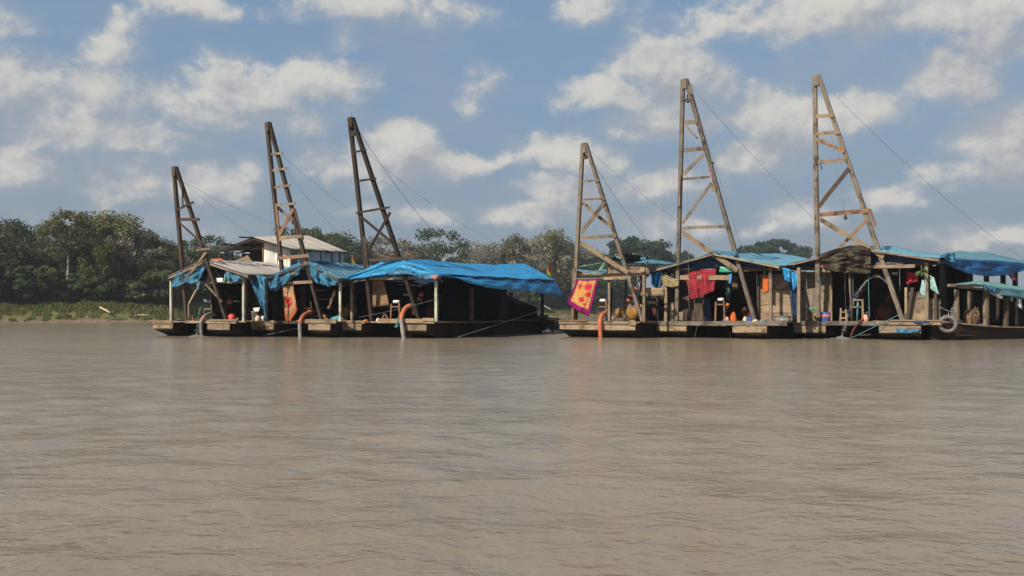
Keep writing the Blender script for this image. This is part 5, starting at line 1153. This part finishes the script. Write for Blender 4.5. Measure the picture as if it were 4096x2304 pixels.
engine(r, Vector((U(r, 3520), 2.8, r.deck)), 'black pump engine behind the water arc', s=1.1); standpipe(r, (3545, 1210), (3560, 1170), 1.6, 'dim red riser pipe behind the derrick leg', .08, mat='rust', rings=4); standpipe(r, (3438, 1182), (3458, 1150), 1.0, 'short rust-red pipe behind the water arc', .06, mat='rust', rings=3)
jet('water_jet', r, [(3555, 1139, .5), (3531, 1115, .3), (3507, 1106, .1), (3480, 1114, -.05), (3455, 1137, -.15), (3434, 1167, -.2), (3420, 1196, -.25), (3399, 1236, -.3), (3385, 1280, -.35), (3375, 1320, -.4), (3366, 1354, -.4)], .013, .045, 'water arcing out of the deck and down into the river', 420, 8, .48, .38)
cloth('bow_tarp', r, [(3584, 1312), (3610, 1318), (3648, 1320), (3680, 1313)], [(3586, 1328), (3612, 1334), (3648, 1332), (3678, 1324)], -.12, 'tarp_light', 'light blue plastic sheet snagged along a bow', 'tarp', nu=18, nv=6, amp=.05, fold=3)
rope('mooring_cable', r, [r.f(3602, 1256, .0), r.f(3405, 1352, -.7)], .010, 'rope_teal'); r.bm('bumper_pole', (3438, 1340), (3482, 1338), -.3, .05, .05, 'wood_brown')
hose(r, [(3476, 1262, .6), (3456, 1270, .1), (3440, 1290, -.15), (3416, 1316, -.25), (3398, 1362, -.3)], .042, 'rust', 'thin dark hose slanting from the bow into the water below the yellow frame', [.35])
streamer(r, d, [(3330, 470), (3334, 480), (3336, 486)], 'wood_tan', 'frayed rope end on the upper rung of the derrick over the camouflage sheet', .05)
box('hanging_pan', r.f(3580, 1094, .3), (.2, .2, .1), 'metal_grey', r.root)
rope('tie_line', r, [r.f(3276, 1112, -.05), r.f(3290, 1168, .2)], .02, 'rope_teal')

# ================================================================== awning raft behind the little boat
r = Raft(3930, 36.5, 62, name='awning_raft', label='raft under a long blue awning beyond the boat with the wheel', cat='raft')
hull(r, -1.2, .6, 7.5, .5, planks=1, front=.0)
r.deck = .52; deck(r, -1.2, .6, .1, 7.3, 5)
def awning():
    """pale tarp stretched over a pole with a hanging skirt coloured dark for its shade"""
    V0 = .0
    rid = [(3770, 1016), (3820, 1004), (3880, 1006), (3960, 1012), (4040, 1030), (4140, 1056)]; eav = [(3760, 1036), (3820, 1034), (3900, 1040), (3980, 1042), (4060, 1048), (4140, 1060)]; skb = [(3764, 1052), (3815, 1072), (3870, 1094), (3950, 1106), (4040, 1100), (4140, 1066)]
    def S(px, py, u): return r.side(px, py, u)
    vs, fs = [], []; n1, n2 = 36, 8
    for j in range(n1 + 1):
        t = j / n1; a, b = lerp_poly(rid, t), lerp_poly(eav, t); T, E_ = S(*a, -.55), S(*b, .5)
        for i in range(n2 + 1):
            s_ = i / n2; P = T.lerp(E_, s_); P.z += .04 * nz(t * 6, s_ * 3, 2) + .02 * nz(t * 20, s_ * 6, 1); vs.append(P)
    for j in range(n1):
        for i in range(n2): q = j * (n2 + 1) + i; fs.append((q, q + 1, q + n2 + 2, q + n2 + 1))
    o = link('awning_top', mesh('awning_top', vs, fs, True), r.root, 'tarp_teal'); o.modifiers.new('thickness', 'SOLIDIFY').thickness = .015
    drape('awning_skirt', r, eav, skb, 0, 'tarp_blue_shaded', r.root, 44, 12, .06, 4, plane=.55, seed=71)
    drape('tarp_knot', r, [(3756, 1026), (3785, 1012), (3818, 1012)], [(3764, 1050), (3790, 1054), (3822, 1044)], 0, 'tarp_light', r.root, 14, 10, .10, 2, plane=.7, seed=72)
    back = [S(px, 1060, -1.0) for px in (3800, 4120)]
    for px, yt in ((3945, 1080), (4012, 1076), (4060, 1070), (3880, 1080)):
        t = S(px, yt, .3); beam('post', (t.x, t.y, r.deck), t, .16, .14, 'wood_dark', r.root)
    a, b = S(4040, 1096, .35), S(4062, 1128, .35); beam('strut', a, b, .12, .08, 'wood_brown', r.root)
    beam('eave_beam', S(3770, 1042, .45), S(4130, 1064, .45), .1, .1, 'wood_dark', r.root); beam('eave_beam', S(3800, 1040, -.9), S(4130, 1062, -.9), .1, .1, 'wood_dark', r.root)
    o = tag(drape('interior_dark_sheet', r, [(3770, 1044), (3868, 1048)], [(3770, 1280), (3868, 1132)], 0, 'tarp_black', r.root, 10, 12, .04, 2, plane=.2, seed=74))
awning()
o = tag(drape('salmon_cloth', r, [(4042, 1096), (4052, 1096)], [(4050, 1122), (4066, 1120)], 0, 'cloth_salmon', None, 8, 8, .05, 1, plane=.42, world=True), 'salmon cloth tied to a post below the blue awning', 'cloth')

# ================================================================== little river boat with the steering wheel
r = Raft(3860, 33.6, 62, name='river_boat', label='dark canopied river boat with steering wheel and tyre at its bow', cat='boat')
def boat():
    u0 = 0.0
    sec = []   # (px, gunwale py, half beam)
    st = [(3762, 1284, .06), (3785, 1290, .34), (3830, 1296, .55), (3900, 1304, .66), (3980, 1309, .7), (4100, 1311, .72), (4300, 1312, .72), (4500, 1305, .6)]
    vs, fs = [], []; W_ = []
    for px, gy, hb in st:
        g_ = r.side(px, gy, .0); v_ = g_.y; z = g_.z; flare = 1.15
        for (x, zz) in ((hb * flare * .98, z), (hb * 1.0, z * .5), (hb * .82, -.08), (0, -.22), (-hb * .82, -.08), (-hb, z * .5), (-hb * flare * .98, z), (-hb * .95, z - .04), (-hb * .7, -.02), (hb * .7, -.02), (hb * .95, z - .04)):
            vs.append((x - .45, v_, zz))
        W_.append((v_, z, hb))
    m = 11
    for j in range(len(st) - 1):
        for i in range(m): fs.append((j * m + i, j * m + (i + 1) % m, (j + 1) * m + (i + 1) % m, (j + 1) * m + i))
    fs += [tuple(range(m)), tuple(range((len(st) - 1) * m + m - 1, (len(st) - 1) * m - 1, -1))]
    me = mesh('hull', vs, fs); bm = bmesh.new(); bm.from_mesh(me); bmesh.ops.recalc_face_normals(bm, faces=bm.faces); bm.to_mesh(me); bm.free()
    h = link('hull', me, r.root, 'wood_hull')
    for sd in (-1, 1):
        pts = [Vector((sd * hb * 1.14 - .45, v_, z + .02)) for v_, z, hb in W_]
        for a, b in zip(pts[:-1], pts[1:]): beam('gunwale', a, b, .07, .05, 'wood_tan' if sd > 0 else 'wood_brown', h, normal=(0, 0, 1))
    for k_ in range(6):
        v_ = W_[2][0] + .6 * k_; beam('floor_board', (-1.05, v_, .18), (.15, v_, .18), .55, .03, 'wood_brown', h, normal=(0, 0, 1))
boat()
def S(px, py, u): return r.side(px, py, u)
def spost(px, yt, yb, u, w, mat): a, b = S(px, yb, u), S(px, yt, u); beam('post', a, b, w, w, mat, r.root)
spost(3827, 1158, 1294, .1, .125, 'wood_tan'); spost(3876, 1165, 1268, -.9, .085, 'wood_tan'); spost(3943, 1150, 1304, .15, .145, 'wood_tan'); spost(4024, 1165, 1306, .15, .14, 'wood_brown'); spost(3992, 1160, 1290, -1.0, .1, 'wood_dark'); spost(4110, 1170, 1306, .15, .14, 'wood_dark')
beam('canopy_beam', S(3794, 1141, .25), S(3940, 1142, .25), .11, .1, 'wood_tan', r.root); beam('canopy_beam', S(3938, 1146, .25), S(4240, 1180, .25), .09, .09, 'wood_brown', r.root); beam('canopy_beam', S(3800, 1146, -1.1), S(4240, 1180, -1.1), .09, .09, 'wood_brown', r.root)
def canopy():
    rid = [(3822, 1137), (3905, 1122), (4000, 1134), (4100, 1148), (4260, 1166)]; eav = [(3826, 1136), (3905, 1136), (3990, 1146), (4100, 1160), (4260, 1178)]
    vs, fs = [], []; n1, n2 = 34, 8
    for j in range(n1 + 1):
        t = j / n1; T, E_ = S(*lerp_poly(rid, t), -.45), S(*lerp_poly(eav, t), .4)
        for i in range(n2 + 1):
            P = T.lerp(E_, i / n2); P.z += .03 * nz(t * 7, i * .4, 3); vs.append(P)
    for j in range(n1):
        for i in range(n2): q = j * (n2 + 1) + i; fs.append((q, q + 1, q + n2 + 2, q + n2 + 1))
    o = link('canopy', mesh('canopy', vs, fs, True), r.root, 'tarp_green'); o.modifiers.new('thickness', 'SOLIDIFY').thickness = .015
    drape('canopy_skirt', r, [(3936, 1142), (4010, 1150), (4100, 1160), (4180, 1170)], [(3938, 1156), (4000, 1178), (4090, 1196), (4180, 1200)], 0, 'tarp_teal', r.root, 24, 8, .05, 3, plane=.42, seed=81)
    drape('canopy_knot', r, [(3934, 1134), (3952, 1146)], [(3938, 1158), (3960, 1164)], 0, 'tarp_light', r.root, 8, 8, .06, 1, plane=.5, seed=82); drape('canopy_knot', r, [(3952, 1148), (3984, 1152)], [(3960, 1158), (3980, 1166)], 0, 'cloth_blue', r.root, 8, 5, .03, 1, plane=.5, seed=83)
    drape('side_curtain', r, [(3955, 1166), (4012, 1178)], [(3962, 1176), (4010, 1198)], 0, 'tarp_white', r.root, 8, 6, .04, 1, plane=.36, seed=84); drape('side_curtain', r, [(4066, 1184), (4082, 1190)], [(4070, 1226), (4090, 1238)], 0, 'tarp_white', r.root, 6, 8, .04, 1, plane=.36, seed=85); drape('side_curtain', r, [(4040, 1182), (4050, 1184)], [(4042, 1204), (4051, 1204)], 0, 'tarp_white', r.root, 4, 6, .02, 1, plane=.36, seed=86)
    drape('interior_dark_sheet', r, [(3828, 1150), (3935, 1152), (4050, 1160), (4240, 1180)], [(3828, 1290), (3935, 1296), (4050, 1300), (4240, 1300)], 0, 'tarp_black', r.root, 20, 10, .04, 3, plane=-1.15, seed=87)  # added black sheet standing in for the shaded inside of the boat
canopy()
def console():
    a, b = S(3868, 1298, -.1), S(3906, 1298, -.1); c = (a + b) / 2; w = abs(b.y - a.y); zt = S(3888, 1240, -.1).z; prof = []
    for k_ in range(9): an = math.pi * k_ / 8; prof.append((-math.cos(an) * w / 2 * .95, zt - .16 + math.sin(an) * .16))
    prof = [(-w / 2, c.z)] + prof + [(w / 2, c.z)]; vs = [(u, c.y + p, z) for u in (c.x - .15, c.x + .15) for p, z in prof]; m = len(prof)
    fs = [tuple(range(m)), tuple(range(2 * m - 1, m - 1, -1))] + [(i, i + m, (i + 1) % m + m, (i + 1) % m) for i in range(m)]
    me = mesh('console', vs, fs); bm = bmesh.new(); bm.from_mesh(me); bmesh.ops.recalc_face_normals(bm, faces=bm.faces); bm.to_mesh(me); bm.free()
    cn = link('console', me, r.root, 'wood_orange')
    q = S(3903, 1251, .22); Rw = .165; ring = [Vector((0, math.cos(2 * math.pi * k_ / 24) * Rw, math.sin(2 * math.pi * k_ / 24) * Rw)) for k_ in range(25)]
    o = tube('steering_wheel', [q + p for p in ring], .017, 'wood_tan', r.root, 8, False)
    for k_ in range(8):
        an = 2 * math.pi * k_ / 8 + .2; p = Vector((0, math.cos(an), math.sin(an))); s_ = tube('spoke', [q + p * .02, q + p * (Rw + .085)], [.013, .011], 'wood_tan', o, 6)
    lathe('hub', [(.001, -.04), (.045, -.03), (.045, .04), (.001, .05)], 'wood_brown', o, q, 10, 'x')
console()
c = r.w(S(3790, 1296, .12)); c = c - Vector((.13, .27, 0)); e = empty('tyre', c, -R(20), 'worn grey tyre hung as a fender on the boat bow', 'tyre')
pts = []
vs, fs = [], []
for i in range(32):
    a = 2 * math.pi * i / 32
    for j in range(12):
        b = 2 * math.pi * j / 12; rr = .265 + .075 * math.cos(b) * (1 if math.cos(b) > 0 else .8); tr = 1 + .02 * (i % 2) * (math.cos(b) > .6); vs.append((rr * tr * math.cos(a), .075 * math.sin(b), rr * tr * math.sin(a)))
for i in range(32):
    for j in range(12): fs.append((i * 12 + j, i * 12 + (j + 1) % 12, ((i + 1) % 32) * 12 + (j + 1) % 12, ((i + 1) % 32) * 12 + j))
link('casing', mesh('casing', vs, fs, True), e, 'rubber'); tube('hanging_rope', [(0, 0, .2), (.05, .1, .42)], .015, 'rope_pale', e, 6)
rope('bow_rope', r, [S(3762, 1230, .3), S(3826, 1252, .12)], .02, 'rope_pale', None, .03); rope('bow_rope', r, [S(3800, 1282, .1), S(3826, 1258, .12), S(3852, 1294, .1)], .014, 'rope_pale', None, .02)
box('anchor_post', S(3776, 1276, -.3), (.14, .2, .35), 'wood_brown', r.root)

# ================================================================== floating house behind the tin-roofed dredge
r = Raft(1060, 47.0, 38, name='floating_house', label='two-storey floating house with white plank front and grey tin roof', cat='house')
hull(r, -2.6, 2.2, 8, .55, planks=1); r.deck = .6
pk, el, er = (1012, 949), (868, 1004), (1166, 994)
A, B, C = r.f(*pk, -.3), r.f(*el, -.3), r.f(*er, -.3); Cb = r.side(1388, 1007, C.x); Lh = Cb.y + .3; kb = Vector((0, Lh, Cb.z - C.z)); Ab = A + Vector((0, Lh, r.side(1230, 958, A.x).z - A.z if False else .35))
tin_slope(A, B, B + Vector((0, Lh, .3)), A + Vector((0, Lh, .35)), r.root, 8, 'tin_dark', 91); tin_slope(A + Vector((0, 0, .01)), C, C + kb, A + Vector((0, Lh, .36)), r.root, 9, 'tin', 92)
for t in (0, .33, .66, 1):
    o = Vector((0, Lh * t + .05, -.1)); beam('rafter', A + o + Vector((0, 0, .3 * t)), C + o + Vector((0, 0, kb.z * t)), .08, .06, 'wood_dark', r.root); beam('rafter', A + o + Vector((0, 0, .3 * t)), B + o, .08, .06, 'wood_dark', r.root)
beam('ridge_pole', A + Vector((-.0, -.9, -.06)), A + Vector((0, Lh, .2)), .08, .08, 'wood_dark', r.root); beam('purlin', A.lerp(B, .5) + Vector((0, -.8, -.06)), A.lerp(B, .5) + Vector((0, Lh, .1)), .08, .08, 'wood_dark', r.root)
uw0, uw1 = r.f(1058, 1020, .3).x, r.f(1160, 1020, .3).x; z0 = r.f(1100, 1085, .3).z
n_ = 9
for i in range(n_):   # white front wall, vertical planks under the roof slope
    u = uw0 + (uw1 - uw0) * (i + .5) / n_; zt = A.z + (C.z - A.z) * (u - A.x) / (C.x - A.x) - .12; beam('wall_board', (u, .3, .6), (u, .3, zt), (uw1 - uw0) / n_ - .008, .03, 'paint_white', r.root)
beam('corner_post', (uw0 - .06, .28, .6), (uw0 - .06, .28, A.z - .25), .1, .1, 'wood_orange', r.root); beam('corner_post', (uw1 + .05, .28, .6), (uw1 + .05, .28, C.z - .1), .1, .1, 'paint_white', r.root)
beam('water_hose', (uw0 + (uw1 - uw0) * .5, .26, z0 - .2), (uw0 + (uw1 - uw0) * .56, .26, C.z + .1), .03, .03, 'leaf_green', r.root)
for i in range(10):   # brown recessed wall
    u = r.f(968, 1020, 1.0).x + (uw0 - r.f(968, 1020, 1.0).x) * (i + .5) / 10; beam('wall_board', (u, 1.0, .6), (u, 1.0, A.z - .55), (uw0 - r.f(968, 1020, 1.0).x) / 10 - .006, .03, 'wood_dark', r.root)
us = C.x - .25
for i in range(16):   # blue-grey side wall
    v_ = .35 + (Lh - .7) * (i + .5) / 16; zt = C.z + kb.z * v_ / Lh - .06; beam('wall_board', (us, v_, .6), (us, v_, zt), (Lh - .7) / 16 - .008, .03, 'paint_blue', r.root, normal=(1, 0, 0))
for px in (1283, 1327, 1359):   # slots in the side wall
    p = r.side(px, 1040, us + .03); beam('batten', (us + .03, p.y, p.z - .5), (us + .03, p.y, p.z + .5), .05, .03, 'wood_dark', r.root, normal=(1, 0, 0))
beam('wall_board', (B.x + .3, Lh - .6, .6), (B.x + .3, Lh - .6, B.z), .12, .12, 'wood_dark', r.root); p = r.f(880, 1060, .2); beam('corner_post', (p.x, .2, .6), (p.x, .2, B.z + .2), .11, .11, 'wood_brown', r.root)
for q in ((905, 1036), (930, 1032)): p = r.f(*q, .4); beam('corner_post', (p.x, .4, .6), (p.x, .4, p.z + .4), .08, .08, 'wood_brown', r.root)
beam('railing', r.f(880, 1034, .2), r.f(1000, 1028, .2), .06, .06, 'wood_dark', r.root); beam('railing', r.f(872, 1010, .2), r.f(1000, 1012, .2), .06, .06, 'paint_blue', r.root)
tag(drape('orange_tarp', r, [(845, 1036), (885, 1034)], [(848, 1046), (900, 1046)], -.6, 'cloth_orange', None, 10, 4, .05, 2, world=True), 'strip of orange cloth on the rail of the floating house', 'cloth')
tag(drape('plank_sheet', r, [(985, 1024), (992, 1021)], [(925, 1050), (1012, 1050)], -.5, 'wood_tan', None, 8, 6, .01, .5, thick=.03, world=True), 'pale triangular plywood sheet leaning before the floating house', 'board')

# ------------------------------------------------------------------ damp river air
def haze():
    me = mesh('haze', [(x, y, z) for z in (-1.8, 30) for x, y in ((-7000, -300), (7000, -300), (7000, 7000), (-7000, 7000))], BOXF)
    m = bpy.data.materials.new('haze'); m.use_nodes = True; m.node_tree.nodes.clear(); n = NT(m.node_tree)
    p = n.node('ShaderNodeVolumePrincipled'); p.inputs['Color'].default_value = (.90, .94, 1, 1); p.inputs['Density'].default_value = .00042; p.inputs['Anisotropy'].default_value = .2
    o = n.node('ShaderNodeOutputMaterial'); n.l.new(p.outputs[0], o.inputs['Volume']); me.materials.append(m)
    tag(link('haze', me), 'thin pale damp air over the river', 'haze', kind='stuff')
haze()
